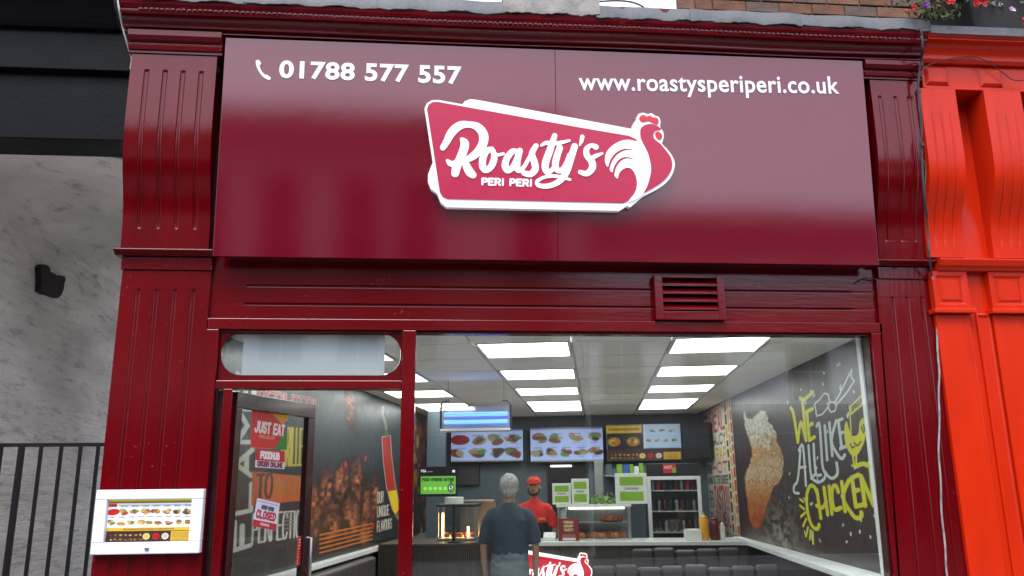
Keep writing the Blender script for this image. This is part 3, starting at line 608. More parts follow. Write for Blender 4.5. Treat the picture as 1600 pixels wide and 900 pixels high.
TAIL = [(1310, 290), (1250, 279), (1200, 289), (1150, 320), (1120, 360), (1114, 400), (1122, 430), (1138, 447), (1148, 466), (1166, 476), (1172, 492), (1189, 509), (1196, 480), (1216, 456), (1246, 443), (1276, 456), (1297, 496), (1303, 545), (1290, 592), (1252, 645), (1312, 620), (1342, 590), (1367, 540), (1384, 470), (1382, 420), (1367, 360), (1342, 310), (1324, 275)]
GAPS = [([(1296, 343), (1240, 336), (1190, 356), (1153, 398), (1137, 446)], [1, 5, 7, 7, 6]), ([(1294, 398), (1243, 385), (1203, 400), (1174, 440), (1164, 484)], [1, 5, 7, 7, 6])]
SCRIPT = [([(160, 326, 17), (182, 290, 20), (215, 232, 25), (262, 195, 24), (315, 190, 19), (365, 205, 24), (398, 248, 27), (396, 300, 26), (365, 352, 24), (318, 388, 20), (268, 404, 12)]),
          ([(272, 278, 12), (288, 300, 24), (282, 340, 25), (258, 395, 23), (240, 440, 25), (232, 478, 22)]), ([(186, 402, 9), (205, 420, 17), (235, 418, 17), (262, 398, 12)]), ([(285, 392, 14), (298, 432, 22), (318, 470, 25), (338, 488, 19)]),
          ([(448, 335, 15), (418, 345, 18), (396, 388, 20), (394, 438, 20), (414, 460, 16), (444, 436, 19), (462, 388, 19), (455, 345, 14)]), ([(452, 345, 9), (480, 368, 9), (515, 362, 9)]),
          ([(598, 350, 13), (570, 348, 17), (537, 388, 19), (526, 436, 20), (544, 462, 16), (578, 432, 18), (606, 370, 17)]), ([(612, 345, 18), (596, 412, 20), (602, 458, 17), (632, 446, 12), (668, 385, 11), (706, 312, 10)]),
          ([(708, 315, 15), (684, 362, 18), (696, 405, 20), (704, 450, 20), (676, 482, 18), (638, 476, 16)]),
          ([(818, 255, 15), (792, 335, 20), (762, 425, 21), (774, 470, 17), (806, 452, 12), (838, 390, 10)]), ([(740, 312, 8), (768, 298, 12), (810, 302, 12), (856, 296, 11), (905, 284, 7)]),
          ([(848, 328, 19), (826, 395, 20), (824, 445, 19), (852, 462, 15), (884, 428, 16), (908, 370, 16)]), ([(936, 318, 19), (912, 392, 20), (886, 470, 20), (842, 526, 17), (780, 552, 15), (724, 548, 13), (716, 524, 11), (758, 500, 9), (830, 494, 10), (908, 514, 8)]),
          ([(980, 262, 13), (976, 285, 11), (966, 312, 5)]), ([(1060, 322, 17), (1034, 312, 12), (1006, 334, 16), (1008, 372, 18), (1034, 404, 20), (1040, 444, 20), (1008, 478, 17), (968, 470, 13)]), ([(1036, 388, 12), (1062, 374, 12), (1098, 360, 7)])]
lx0, lx1, ly0, ly1 = LZ(20, 350)[0], LZ(1560, 350)[0], LZ(800, 730)[1], LZ(800, 10)[1]
def field(h, fn, cx0=lx0, cx1=lx1, cy0=ly0, cy1=ly1):
    xs = np.arange(cx0, cx1, h); ys = np.arange(cy0, cy1, h); X, Y = np.meshgrid(xs, ys); return fn(X, Y), xs, ys
sil = lambda X, Y: np.minimum.reduce([polyfield(X, Y, lpts(RED)) - 14 * LU, polyfield(X, Y, lpts(BACK)) - 3 * LU, polyfield(X, Y, lpts(smoothpts(BIRD, 3, True)))])
redf = lambda X, Y: polyfield(X, Y, lpts(RED))
neckf = lambda X, Y: polyfield(X, Y, lpts(smoothpts(NECK, 3, True)))
redcut = lambda X, Y: np.maximum(redf(X, Y), -(polyfield(X, Y, lpts([(1312, 262), (1335, 300), (1350, 360), (1366, 420), (1366, 470), (1346, 540), (1318, 596), (1262, 650), (1600, 700), (1600, 200)]))))
def tailf(X, Y):
    d = polyfield(X, Y, lpts(smoothpts(TAIL, 3, True)))
    for g, r in GAPS:
        q = smoothpts([(a[0], a[1], b) for a, b in zip(g, r)], 4); d = np.maximum(d, -segfield(X, Y, lpts(q), [p[2] * LU for p in q]))
    return d
def scriptf(X, Y):
    d = np.full(X.shape, 1e9)
    for s_ in SCRIPT:
        q = smoothpts(s_, 4); d = np.minimum(d, segfield(X, Y, lpts(q), [p[2] * LU for p in q]))
    return d
def perif(X, Y):
    d = np.full(X.shape, 1e9); o, e1, e2 = np.array((392, 543.)), np.array((290, 9.)), np.array((1., -36))
    st_ = 'PERI PERI'; ws = [.3 if c == 'I' else (.45 if c == ' ' else .8) for c in st_]; tot = sum(ws) + .38 * 8; x = 0
    for c, wd in zip(st_, ws):
        for pl in GL.get(c, []):
            d = np.minimum(d, segfield(X, Y, lpts([tuple(o + e1 * ((x + p[0] * wd) / tot) + e2 * p[1]) for p in pl]), 5.6 * LU))
        x += wd + .38
    return d
def logo(parent, fmap, mats, h, k=1.0):
    lay = [('logo_backing', sil, 0, .05, mats[0]), ('logo_face', redcut, .0495, .056, mats[1]), ('rooster_neck', neckf, .0495, .056, mats[1]),
           ('rooster_comb', lambda X, Y: polyfield(X, Y, lpts(smoothpts(COMB, 3, True))), .0495, .056, mats[2]), ('rooster_wattle', lambda X, Y: polyfield(X, Y, lpts(smoothpts(WATT, 3, True))), .0495, .056, mats[2]),
           ('rooster_tail', tailf, .0555, .0605, mats[0]), ('logo_lettering', scriptf, .0555, .0615, mats[0]), ('logo_small_lettering', perif, .0555, .0605, mats[0])]
    for nm, fn, d0, d1, mt in lay:
        Fd, xs, ys = field(h, fn); contour(MB(), Fd, xs, ys, lambda x, y, d: fmap(x, y, d * k), d0, d1).build(nm, mt, parent)
logo(sign, lambda x, y, d: SG(x, y, .002 + d), ('logo_white', 'logo_red', 'logo_comb'), .0045)

# ================================================================== ABOVE THE CORNICE
uy = .18
bw = thing('upper_brick_wall', 'weathered brown brick wall above the red cornice', 'wall', (3, uy, ztop))
bx0 = F(1060, 8, uy)[0]; bz0 = ztop + .035
MB().box(bx0 - .004, 9, uy + .012, uy + .3, bz0 - .3, bz0 + 3).build('mortar_bed', 'mortar', bw)
bz = F(1120, 17, uy)[2] - .19
for r_ in range(6):
    x = bx0 + (0 if r_ % 2 else -.13); z = bz + r_ * .098
    while x < 5.6:
        wd = .265 if random.random() < .8 else .14; a = max(x, bx0)
        if x + wd - .012 > a: MB().box(a, x + wd - .012, uy - random.uniform(0, .006), uy + .05, z, z + .086).build('brick', random.choice(('brick', 'brick', 'brick_b', 'brick_c')), bw, .004, segs=1)
        x += wd
ww = MB().box(-1.0, bx0 - .006, uy + .03, uy + .3, ztop - .1, ztop + 3).build('upper_rendered_wall', 'white_render'); tag(ww, 'bright white rendered wall strip above the burgundy sign', 'wall')
wl = MB().box(-9, -1.002, uy + .03, uy + .3, ztop + .0, ztop + 3).build('upper_rendered_wall', 'stucco'); tag(wl, 'pale rendered wall over the black fascia and passage', 'wall')
cb = MB().tube(smoothpts([tuple(F(px, py, -.1)) for px, py in ((866, 5), (905, 4), (940, 2), (965, 1), (985, 3), (1000, 8), (1012, 16))], 4), .006, 6).build('roof_cable', 'cable', smooth=60)
tag(cb, 'thin dark cable lying over the lead flashing by the white wall', 'cable')

# ================================================================== THE PASSAGE ON THE LEFT
bl = thing('black_fascia', 'black painted timber fascia and beam over the side passage', 'fascia', (-4, 0, 3.7))
bzz = F(100, 244, .3)[2]
MB().box(-7, -2.062, .0, .3, bzz, bzz + .62).build('beam', 'black_paint', bl, .006)
MB().box(-7, -2.062, -.06, .3, F(100, 108, -.06)[2], F(100, 44, -.06)[2]).build('fascia_board', 'black_paint', bl, .006)
zz = F(100, 42, -.1)[2]
MB().profx([(.3, zz), (-.10, zz), (-.13, zz + .03), (-.14, zz + .06), (-.20, zz + .10), (-.24, zz + .16), (-.24, zz + .19), (-.3, zz + .22), (-.31, zz + .30), (.3, zz + .30)], -7, -2.185).build('cornice_moulding', 'black_paint', bl, .003)
MB().box(-7, -2.062, .02, .3, bzz + .622, zz - .002).build('backing_board', 'black_paint', bl)
tag(MB().tube(smoothpts([tuple(p) for p in (F(184, 0, -.33), F(187, 20, -.30), F(190, 36, -.22), F(196, 58, -.18), F(203, 82, -.12), F(206, 92, -.10), F(204, 108, -.09))], 4), .006, 6).build('sealant_bead', 'cream_plastic', smooth=60), 'white bead of old sealant between black fascia and red cornice', 'sealant')
tag(MB().box(-3.7, -3.4, -.0, 5.2, 0, 4.6).build('passage_wall', 'plaster_wall'), 'rough grey white plastered wall along the side passage', 'wall')
tag(MB().box(-2.06, -1.98, .31, 5.2, 0, 4.6).build('passage_inner_wall', 'plaster'), 'plastered inner wall of the passage beside the red pilaster', 'wall')
prof = [(-3.402 + 1.344 * (.5 - .5 * math.cos(math.pi * k / 24)), 3.70 + .20 * math.sin(math.pi * k / 24) ** .8) for k in range(25)] + [(-2.04, 4.5), (-3.41, 4.5)]
tag(MB().loft([[(x, y, z) for x, z in prof] for y in (.301, 5.2)]).build('passage_soffit', 'plaster', smooth=40), kind='structure')
tag(MB().box(-9, -3.702, -.0, .3, 0, bzz - .003).build('neighbour_wall', 'plaster'), 'grey rendered front wall beyond the passage', 'wall')
def XW(px, py, x=-3.4): d = ray(px, py); return CAM + d * ((x - CAM[0]) / d[0])
jag = [(54, 418), (57, 414), (61, 413), (66, 415), (69, 418), (70, 424), (76, 427), (82, 431), (86, 430), (93, 432), (94, 438), (92, 443), (91, 452), (87, 461), (82, 466), (74, 463), (68, 461), (61, 460), (54, 455), (55, 440)]
tag(MB().prism([(XW(*p)[1], XW(*p)[2]) for p in jag], lambda p: (-3.42, p[0], p[1]), lambda p: (-3.35, p[0], p[1])).build('wall_bracket', 'rust', bevel=.004), 'broken dark rusted bracket stuck to the plaster wall of the passage', 'bracket')
gt = thing('iron_gate', 'black iron bar gate closing the side passage', 'gate', (-2.6, .3, 0))
gy = .34; gz = F(100, 694, gy)[2]
MB().box(-3.39, -2.07, gy - .012, gy + .012, gz - .016, gz + .008).build('top_rail', 'iron', gt, .002)
MB().box(-3.39, -2.07, gy - .012, gy + .012, .15, .18).build('bottom_rail', 'iron', gt, .002)
gx = [F(px, 700, gy)[0] for px in (34, 64.5, 96, 126, 153.5)]; stp = gx[1] - gx[2]
k = gx[0] + stp
while k > -3.38: gx.append(k); k += stp
for i, x in enumerate(sorted(gx)):
    r_ = .016 if abs(x - gx[0]) < 1e-6 else .010
    MB().box(x - r_, x + r_, gy - r_, gy + r_, .05, gz - .0165).build('gate_post' if r_ > .012 else 'bar', 'iron', gt, .002)

# ================================================================== MENU CASE ON THE PILASTER
mc = thing('menu_case', 'white framed wall menu case on the fluted red pilaster', 'menu case', (-1.73, -.05, 1.21))
A, B, C_, D = [F(*p, -.06) for p in ((138, 867), (310.5, 865), (319, 763.5), (152, 766))]
x0, x1, z0, z1 = (A[0] + D[0]) / 2, (B[0] + C_[0]) / 2, (A[2] + B[2]) / 2, (C_[2] + D[2]) / 2
fw = .068
MB().box(x0, x1, -.058, -.002, z0, z0 + fw).build('frame_rail', 'alu_white', mc, .006)
MB().box(x0, x1, -.058, -.002, z1 - fw * .85, z1).build('frame_rail', 'alu_white', mc, .006)
MB().box(x0, x0 + fw, -.0575, -.002, z0 + fw, z1 - fw * .85).build('frame_stile', 'alu_white', mc, .004)
MB().box(x1 - fw, x1, -.0575, -.002, z0 + fw, z1 - fw * .85).build('frame_stile', 'alu_white', mc, .004)
MB().box(x0 + fw - .002, x1 - fw + .002, -.04, -.037, z0 + fw - .002, z1 - fw * .85 + .002).build('case_pane', 'thin_glass', mc)
MB(lambda p: (p[0], -.058 - p[2], p[1])).lathe(((x0 + x1) / 2 + .01, z0 + fw * .45, 0), [(.0, 0), (.012, 0), (.012, .006), (.008, .008), (0, .008)]).build('lock', 'steel', mc)
def dish(cv, x, y, s, seed):
    r = random.Random(seed); cols = [(.72, .42, .18), (.55, .30, .14), (.80, .62, .30), (.42, .60, .22), (.62, .25, .14), (.85, .72, .45), (.30, .22, .16)]
    for k in range(5): cv.ell(x + r.uniform(-.35, .35) * s, y + r.uniform(-.22, .22) * s, s * r.uniform(.25, .55), s * r.uniform(.14, .3), r.choice(cols), .9, r.uniform(-.4, .4))
def menu_art(cv, x0, x1, y0, y1, kind, seed=1):
    W, H = x1 - x0, y1 - y0; r = random.Random(seed); P = lambda u, v: (x0 + u * W, y0 + v * H)
    def rc(a, b, c, d, col, al=1): cv.rect(x0 + a * W, x0 + b * W, y0 + c * H, y0 + d * H, col, al)
    def tx(u, v, w_, n_, col, h=.018):       # a line of print too small to read
        k = 0
        while k < w_: q = r.uniform(.006, .016); rc(u + k, u + min(k + q, w_), v, v + h, col, .75); k += q + .004
    if kind in ('case', 'light'):
        rc(0, 1, 0, 1, (.93, .93, .96))
        if kind == 'case':
            rc(0, 1, .93, 1, (.72, .66, .16)); rc(0, 1, .965, .985, (.86, .8, .3)); rc(0, 1, .905, .93, (.36, .26, .1))
            rc(0, .1, .82, .895, (.75, .2, .22)); tx(.12, .845, .86, 0, (.45, .42, .44)); lo, rows = .33, ((.70, 8), (.45, 9))
        else: lo, rows = .04, ((.68, 4), (.27, 4 if seed == 1 else 5)); rc(0, 1, .95, 1, (.55, .42, .52)); rc(0, 1, 0, .035, (.72, .62, .3))
        for v, n_ in rows:
            for k in range(n_):
                u = (k + .5) / n_; px, py = P(u, v); s_ = W / n_ * .68
                if kind == 'light' and k == 0 and v > .6 and seed == 1: cv.ell(px, py, s_ * .8, s_ * .4, (.72, .12, .1))
                elif kind == 'case' and k == 0 and v > .6: cv.ell(px, py, s_ * .9, s_ * .45, (.78, .1, .12), rot=.1)
                else: dish(cv, px, py, s_, seed * 100 + k + int(v * 50))
                tx(u - .3 / n_, v + .125, .6 / n_, 0, (.3, .25, .28), .02); tx(u - .2 / n_, v - .13, .4 / n_, 0, (.5, .42, .42), .014)
    if kind in ('case', 'dark'):
        t = .33 if kind == 'case' else .3
        if kind == 'case': rc(0, 1, t - .065, t + .01, (.90, .70, .16)); tx(.2, t - .045, .6, 0, (.4, .25, .1), .03)
        else:
            rc(0, 1, 0, 1, (.13, .10, .09)); rc(0, .48, .76, .98, (.80, .66, .12)); tx(.03, .84, .42, 0, (.25, .18, .06), .05)
            rc(.5, 1, .33, 1, (.66, .76, .88)); rc(.5, .53, .33, 1, (.72, .82, .92))
            for k in range(4): px, py = P(.57 + k * .115, .55); dish(cv, px, py, W * .055, 40 + k)
            for k in range(3): px, py = P(.62 + k * .13, .82); dish(cv, px, py, W * .05, 60 + k)
            for k in range(2): px, py = P(.1 + k * .26, .52); cv.ell(px, py, W * .09, H * .13, (.60, .44, .14)); dish(cv, px, py, W * .1, 80 + k)
        rc(0, 1, 0, t - .065 if kind == 'case' else .3, (.24, .14, .12))
        for k in range(7):
            for j in range(2): px, py = P(.06 + k * .058, .07 + j * (t - .13) * .5); dish(cv, px, py, W * .03, 200 + k * 3 + j)
        for k, c in enumerate(((.90, .80, .45), (.75, .08, .12), (.85, .82, .76))): px, py = P(.475 + k * .11, (t - .06) * .5); cv.ell(px, py, W * .042, H * .075, c); cv.ell(px, py, W * .028, H * .045, tuple(q * .85 for q in c))
        rc(.76, .985, .025, t - .08, (.84, .68, .22))
        for k in range(6): tx(.775, .045 + k * (t - .12) / 6.5, .19, 0, (.42, .28, .08), .014)
cx0, cx1, cz0_, cz1_ = x0 + fw - .003, x1 - fw + .003, z0 + fw - .003, z1 - fw * .85 + .003
cv = Canvas(cx0, cx1, cz0_, cz1_, .0022); menu_art(cv, cx0, cx1, cz0_, cz1_, 'case'); cv.mesh('menu_sheet', lambda x, y: (x, -.02, y), 'lightbox_print', mc)
MB().box(x0 + .01, x1 - .01, -.019, -.001, z0 + .01, z1 - .01).build('case_back', 'alu_white', mc)

# ================================================================== THE ORANGE SHOPFRONT NEXT DOOR
og = thing('orange_shopfront', 'bright orange red painted shopfront with console brackets next door', 'shopfront', (4.6, 0, 0))
OX0, OX1 = 3.446, 7.5
gzz = lambda px, py, y=0.: F(px, py, y)[2]
oc0, oc1 = gzz(1520, 100, -.2), gzz(1520, 60, -.31)
pr = [(.3, oc0), (-.2, oc0), (-.22, oc0 + .02)] + [(-.22 - .08 * (1 - math.cos(k / 8 * math.pi / 2)), oc0 + .03 + (oc1 - oc0 - .05) * math.sin(k / 8 * math.pi / 2)) for k in range(9)] + [(-.312, oc1 - .015), (-.312, oc1), (-.335, oc1 + .02), (-.335, oc1 + .05), (.3, oc1 + .05)]
MB().profx(pr, OX0, OX1).build('cornice', 'orange_paint', og, smooth=30)
MB().profx([(.2, oc1 + .053), (-.337, oc1 + .053), (-.340, oc1 + .01), (-.346, oc1 + .01), (-.346, oc1 + .072), (.2, oc1 + .09)], OX0 + .008, OX1).build('flashing', 'lead', og)
of0, of1 = gzz(1500, 137, -.19), oc0 - .002
MB().box(OX0 + .01, OX1, -.17, .3, of0, of1).build('frieze_board', 'orange_paint', og, .003)
MB().box(OX0 + .005, OX1, -.20, .3, of0 - .022, of0 - .001).build('frieze_bead', 'orange_paint', og, .005)
for a, b in ((1447, 1483), (1532, 1567), (1620, 1656)):
    xa, xb = F(a, 118, -.19)[0], F(b, 118, -.19)[0]; za, zb = of0 + .02, of1 - .012; mz, mx_ = .022, .022
    MB().loft([[(xa, -.171, za), (xb, -.171, za), (xb, -.171, zb), (xa, -.171, zb)], [(xa + mx_, -.192, za + mz), (xb - mx_, -.192, za + mz), (xb - mx_, -.192, zb - mz), (xa + mx_, -.192, zb - mz)]]).build('raised_panel', 'orange_paint', og, .002)
cz_t, cz_b = of0 - .024, gzz(1480, 402, -.06)
def console(xa, xb):
    ys = lambda t: -.06 - .15 * (.5 + .5 * math.tanh((t - .33) * 8))       # t 0 bottom .. 1 top
    n = 22; mb = MB(); xs = [xa]; g = [xa + (xb - xa) * q for q in (.25, .5, .75)]
    for c in g: xs += [c - .008, c - .005, c, c + .005, c + .008]
    xs.append(xb); V = []
    for j in range(n + 1):
        t = j / n; z = cz_b + (cz_t - cz_b) * t
        for i, x in enumerate(xs):
            d = 0
            if .12 < t < .86 and 0 < i < len(xs) - 1: d = (0, .006, .009, .006, 0)[(i - 1) % 5]
            V.append((x, ys(t) + d, z))
    m_ = len(xs)
    mb.add(V, [(j * m_ + i, j * m_ + i + 1, (j + 1) * m_ + i + 1, (j + 1) * m_ + i) for j in range(n) for i in range(m_ - 1)])
    for x, sg_ in ((xa, 1), (xb, -1)):
        V = [q for j in range(n + 1) for q in ((x, ys(j / n), cz_b + (cz_t - cz_b) * j / n), (x, .02, cz_b + (cz_t - cz_b) * j / n))]
        mb.add(V, [((2 * j, 2 * j + 2, 2 * j + 3, 2 * j + 1)[::sg_]) for j in range(n)])
    mb.add([(xa, ys(0), cz_b), (xb, ys(0), cz_b), (xb, .02, cz_b), (xa, .02, cz_b)], [(0, 3, 2, 1)])
    return mb.build('console_bracket', 'orange_paint', og, smooth=40)
c1 = (F(1451, 395, -.065)[0], F(1508, 395, -.065)[0]); c2 = (F(1553, 395, -.065)[0], F(1612, 395, -.065)[0])
console(*c1); console(*c2)
MB().box(OX0, OX1, .0, .3, cz_b, cz_t).build('back_board', 'orange_paint', og)
lz0, lz1 = gzz(1520, 421, -.1), gzz(1520, 404, -.1)
MB().profx([(.3, lz0), (-.06, lz0), (-.08, lz0 + .02), (-.095, lz0 + .03), (-.11, lz1 - .012), (-.11, lz1), (.3, lz1 + .004)], OX0, OX1).build('ledge_moulding', 'orange_paint', og, .003)
bz0_, bz1_ = gzz(1490, 482, -.05), lz0 - .002
for a, b in ((1459, 1514), (1548, 1606)):
    xa, xb = F(a, 455, -.05)[0], F(b, 455, -.05)[0]
    t_ = .03
    mb = MB(); q = lambda m, y: [(xa + m, y, bz0_ + m), (xb - m, y, bz0_ + m), (xb - m, y, bz1_ - m), (xa + m, y, bz1_ - m)]
    mb.loft([q(0, .02), q(0, -.05), q(t_, -.05), q(t_ + .012, -.038), q(t_ + .02, -.038), q(t_ + .035, -.047)]).build('panelled_block', 'orange_paint', og, .0015)
    MB().box(xa - .025, xb + .02, -.075, .02, bz0_ - .035, bz0_ - .002).build('block_ledge', 'orange_paint', og, .006)
    MB().box(xa + .004, xb - .012, -.03, .02, .0, bz0_ - .037).build('pilaster', 'orange_paint', og, .004)
xa, xb = F(1524, 600, -.0)[0] - .06, F(1553, 600, 0)[0] - .075
MB().box(OX0, OX1, .0, .3, 0, lz0 - .001).build('lower_board', 'orange_paint', og)
mb = MB(); sa, sb_ = F(1524, 500)[0], F(1546, 500)[0]; zt_ = gzz(1535, 490)
mb.loft([[(sa, -.001, .3), (sb_, -.001, .3), (sb_, -.001, zt_), (sa, -.001, zt_)], [(sa, -.016, .3), (sb_, -.016, .3), (sb_, -.016, zt_), (sa, -.016, zt_)], [(sa + .012, -.02, .32), (sb_ - .012, -.02, .32), (sb_ - .012, -.02, zt_ - .015), (sa + .012, -.02, zt_ - .015)], [(sa + .02, -.008, .33), (sb_ - .02, -.008, .33), (sb_ - .02, -.008, zt_ - .03), (sa + .02, -.008, zt_ - .03)]]).build('sunk_moulding', 'orange_paint', og, .002)
bs = thing('blue_board_sign', 'blue fascia board in a red frame on the orange shopfront', 'sign', (6, -.06, 3.9))
xa = F(1587, 180, -.05)[0]; za, zb = gzz(1595, 236, -.05), gzz(1595, 182, -.05)
MB().box(xa, 7.4, -.05, -.002, zb - .05, zb + .02).box(xa, 7.4, -.05, -.002, cz_b + .1, cz_b + .16).box(xa, xa + .05, -.0495, -.002, cz_b + .16, zb - .05).build('sign_frame', 'orange_paint', bs, .004)
MB().box(xa + .05, 7.35, -.03, -.002, cz_b + .16, zb - .05).build('sign_face', 'blue_sign', bs)
# cables between the two fronts
r = random.Random(3)
path = [(1437, 44, -.36), (1441, 58, -.36), (1441, 76, -.35), (1439, 92, -.27), (1437, 108, -.25), (1436, 128, -.24), (1435, 150, -.23), (1438, 190, -.23), (1441, 240, -.22), (1444, 300, -.2), (1449, 360, -.12), (1452, 400, -.12), (1457, 440, -.04), (1462, 487, -.02), (1466, 560, -.02), (1468, 620, -.02), (1467, 700, -.02), (1470, 780, -.02), (1477, 867, -.02), (1484, 930, -.02)]
pp = smoothpts([tuple(F(px + r.uniform(-.8, .8), py, y)) for px, py, y in path], 5)
k = int(len(pp) * .62)
cbt = thing('service_cable', 'dark and pale cable running down between the red and orange shopfronts', 'cable', tuple(pp[-1]))
MB().tube(pp[:k + 1], .007, 6).build('dark_run', 'cable', cbt, smooth=60)
MB().tube([(p[0] + .004 * math.sin(i * 1.1), p[1], p[2]) for i, p in enumerate(pp[k:])], .0065, 6).build('pale_run', 'cable_pale', cbt, smooth=60)
p2 = smoothpts([tuple(F(px, py, y)) for px, py, y in ((1438, 56, -.37), (1443, 74, -.36), (1440, 95, -.28), (1434, 125, -.24), (1437, 155, -.24), (1441, 200, -.235), (1437, 230, -.225), (1446, 262, -.22), (1445, 300, -.21), (1450, 340, -.16))], 5)
MB().tube(p2, .0045, 6).build('loose_strand', 'cable', cbt, smooth=60)
for px, py in ((1437, 118), (1437, 142), (1441, 226), (1451, 392)):
    c = F(px, py, -.235); MB().lathe(tuple(c), [(0, -.012), (.011, -.011), (.012, .011), (0, .012)], 8).build('clip', 'cable', cbt)
tag(MB().tube(smoothpts([tuple(F(px, py, -.235)) for px, py in ((1438, 107), (1465, 97), (1495, 90), (1520, 89), (1540, 95), (1560, 108), (1583, 125), (1605, 124))], 5), .0035, 6).build('slack_cable', 'cable', smooth=60), 'thin dark cable drooping across the orange frieze', 'cable')
tag(MB().tube(smoothpts([tuple(F(px, py, .005)) for px, py in ((1340, 441), (1350, 434), (1366, 436), (1392, 437), (1420, 438), (1448, 437))], 5), .005, 6).build('thin_lead', 'cable', smooth=60), 'thin lead pinned along the top of the red pilaster by the vent', 'cable')

# ================================================================== FLOWER BOX
fb = thing('flower_box', 'black window box with red and violet trailing flowers over the orange cornice', 'window box', (4.3, -.25, 5.0))
pz = gzz(1520, 44, -.33)
MB().hexa([(3.80, -.33, pz + .0), (6.6, -.33, pz), (6.6, .1, pz), (3.72, .1, pz)], [(3.76, -.37, pz + .34), (6.6, -.37, pz + .34), (6.6, .1, pz + .34), (3.66, .1, pz + .34)]).build('planter', 'soil_black', fb, .01)
def leaf(mb, c, s_, r):
    a = Vector((r.uniform(-1, 1), r.uniform(-1, .4), r.uniform(-1, .5))).normalized(); b = a.cross(Vector((r.uniform(-1, 1), r.uniform(-1, 1), r.uniform(-1, 1)))).normalized(); n_ = a.cross(b)
    c = Vector(c); mb.add([tuple(c), tuple(c + a * s_ * .5 + b * s_ * .3 + n_ * s_ * .06), tuple(c + a * s_), tuple(c + a * s_ * .5 - b * s_ * .3 + n_ * s_ * .06)], [(0, 1, 2, 3)])
r = random.Random(11); lf, ld = MB(), MB()
for k in range(1500):
    px = r.gauss(1462, 24) if k < 800 else r.uniform(1440, 1640); py = r.uniform(-60, 30) - (0 if px < 1500 else 16) - abs(px - 1465) * .03
    leaf(lf if r.random() < .86 else ld, F(px, py, r.uniform(-.42, -.24)), r.uniform(.02, .05), r)
lf.build('foliage', 'leaf', fb, kind='stuff'); ld.build('dry_foliage', 'leaf_dry', fb, kind='stuff')
stm = MB()
for k in range(34):
    px, py = r.gauss(1462, 22), r.uniform(-30, 5); q = [F(px, py, -.38)]
    for j in range(4): px += r.uniform(-7, 7); py += r.uniform(3, 10); q.append(F(px, min(py, 34), -.38 - .005 * j))
    stm.tube([tuple(p) for p in q], .0025, 4)
stm.build('stem_tangle', 'leaf_dry', fb, kind='stuff')
def flower(px, py, y, s_, mat, dense):
    c = Vector(F(px, py, y)); mb = MB(); q = random.Random(px * 7 + py)
    for k in range(dense):
        o_ = Vector((q.uniform(-1, 1), q.uniform(-1, .2), q.uniform(-1, 1))); o_ = o_.normalized() * s_ * q.uniform(.3, 1)
        d_ = Vector((q.uniform(-.4, .4), -1, q.uniform(-.4, .4))).normalized(); u_ = d_.cross(Vector((0, 0, 1))).normalized(); v_ = d_.cross(u_); p0 = c + o_; w_ = s_ * .42
        pts = [tuple(p0 + (u_ * math.cos(t) + v_ * math.sin(t)) * w_ * (1 if i % 2 else .72) + d_ * (.2 * w_)) for i, t in enumerate(np.linspace(0, 2 * math.pi, 11)[:-1])]
        mb.add([tuple(p0 - d_ * .1 * w_)] + pts, [(0, i + 1, (i + 1) % 10 + 1) for i in range(10)])
    mb.build('flower', mat, fb)
for a in ((1484, 0, -.41, .045, 'petal_red', 26), (1530, 2, -.41, .05, 'petal_red', 30), (1446, 8, -.42, .03, 'petal_violet', 10), (1427, 12, -.40, .028, 'petal_red', 10), (1580, 15, -.42, .024, 'petal_pink', 9), (1418, 17, -.39, .02, 'petal_red', 6), (1562, 8, -.41, .015, 'petal_pink', 4), (1600, 32, -.40, .03, 'petal_red', 9)): flower(*a)

# ================================================================== THE ROOM
CH = 2.6
WA, WB = np.array((3.501, 4.331)), np.array((2.965, .202)); WD = (WA - WB) / np.linalg.norm(WA - WB); WL = np.linalg.norm(WA - WB); WN = np.array((-WD[1], WD[0]))
def RW(q, z, d=0): p = WB - WD * q + WN * d; return (p[0], p[1], z)      # q = minus the distance from the window
def rp(px, py):
    dr = ray(px, py); n_ = np.array((WN[0], WN[1], 0)); h = CAM + dr * (((np.array((*WB, 0)) - CAM) @ n_) / (dr @ n_)); return -((h[:2] - WB) @ WD), h[2]
tag(MB(I).box(-2.2, 4.6, .3, 7.6, -.2, -.0).build('interior_floor', 'floor_tile'), kind='structure')
tag(MB(I).box(-1.6, -1.46, -.135, 9.3, 0, 2.8).build('wall_left', 'side_wall'), kind='structure')
p4 = lambda q, z, d0, d1: None
m_ = MB(); a, b = RW(.0, 0), RW(-WL, 0)
m_.hexa([RW(.06, 0, -.12), RW(.06, 0, 0), RW(-WL, 0, 0), RW(-WL, 0, -.12)], [RW(.06, 2.8, -.12), RW(.06, 2.8, 0), RW(-WL, 2.8, 0), RW(-WL, 2.8, -.12)])
tag(m_.build('wall_right', 'dark_wall'), kind='structure')
ua, va = UV((*WA, 0))[:2]
tag(MB(I).hexa([(ua, va, 0), (ua + .15, va, 0), (ua + .06, 9.3, 0), (ua - .09, 9.3, 0)], [(ua, va, 2.8), (ua + .15, va, 2.8), (ua + .06, 9.3, 2.8), (ua - .09, 9.3, 2.8)]).build('wall_right_rear', 'side_wall'), kind='structure')
tag(MB(I).box(-1.46, 3.0, 7.2, 7.4, 0, 2.8).build('wall_back', 'slate_wall'), kind='structure')
ceil = tag(MB(I).box(-1.7, 4.4, .85, 7.4, CH + .03, CH + .2).build('ceiling', 'ceiling_bar'), kind='structure')
def clip(poly, f):      # keep the side where f(p) >= 0
    out = []
    for a, b in zip(poly, poly[1:] + poly[:1]):
        fa, fb_ = f(a), f(b)
        if fa >= 0: out.append(a)
        if (fa >= 0) != (fb_ >= 0): t = fa / (fa - fb_); out.append((a[0] + (b[0] - a[0]) * t, a[1] + (b[1] - a[1]) * t))
    return out
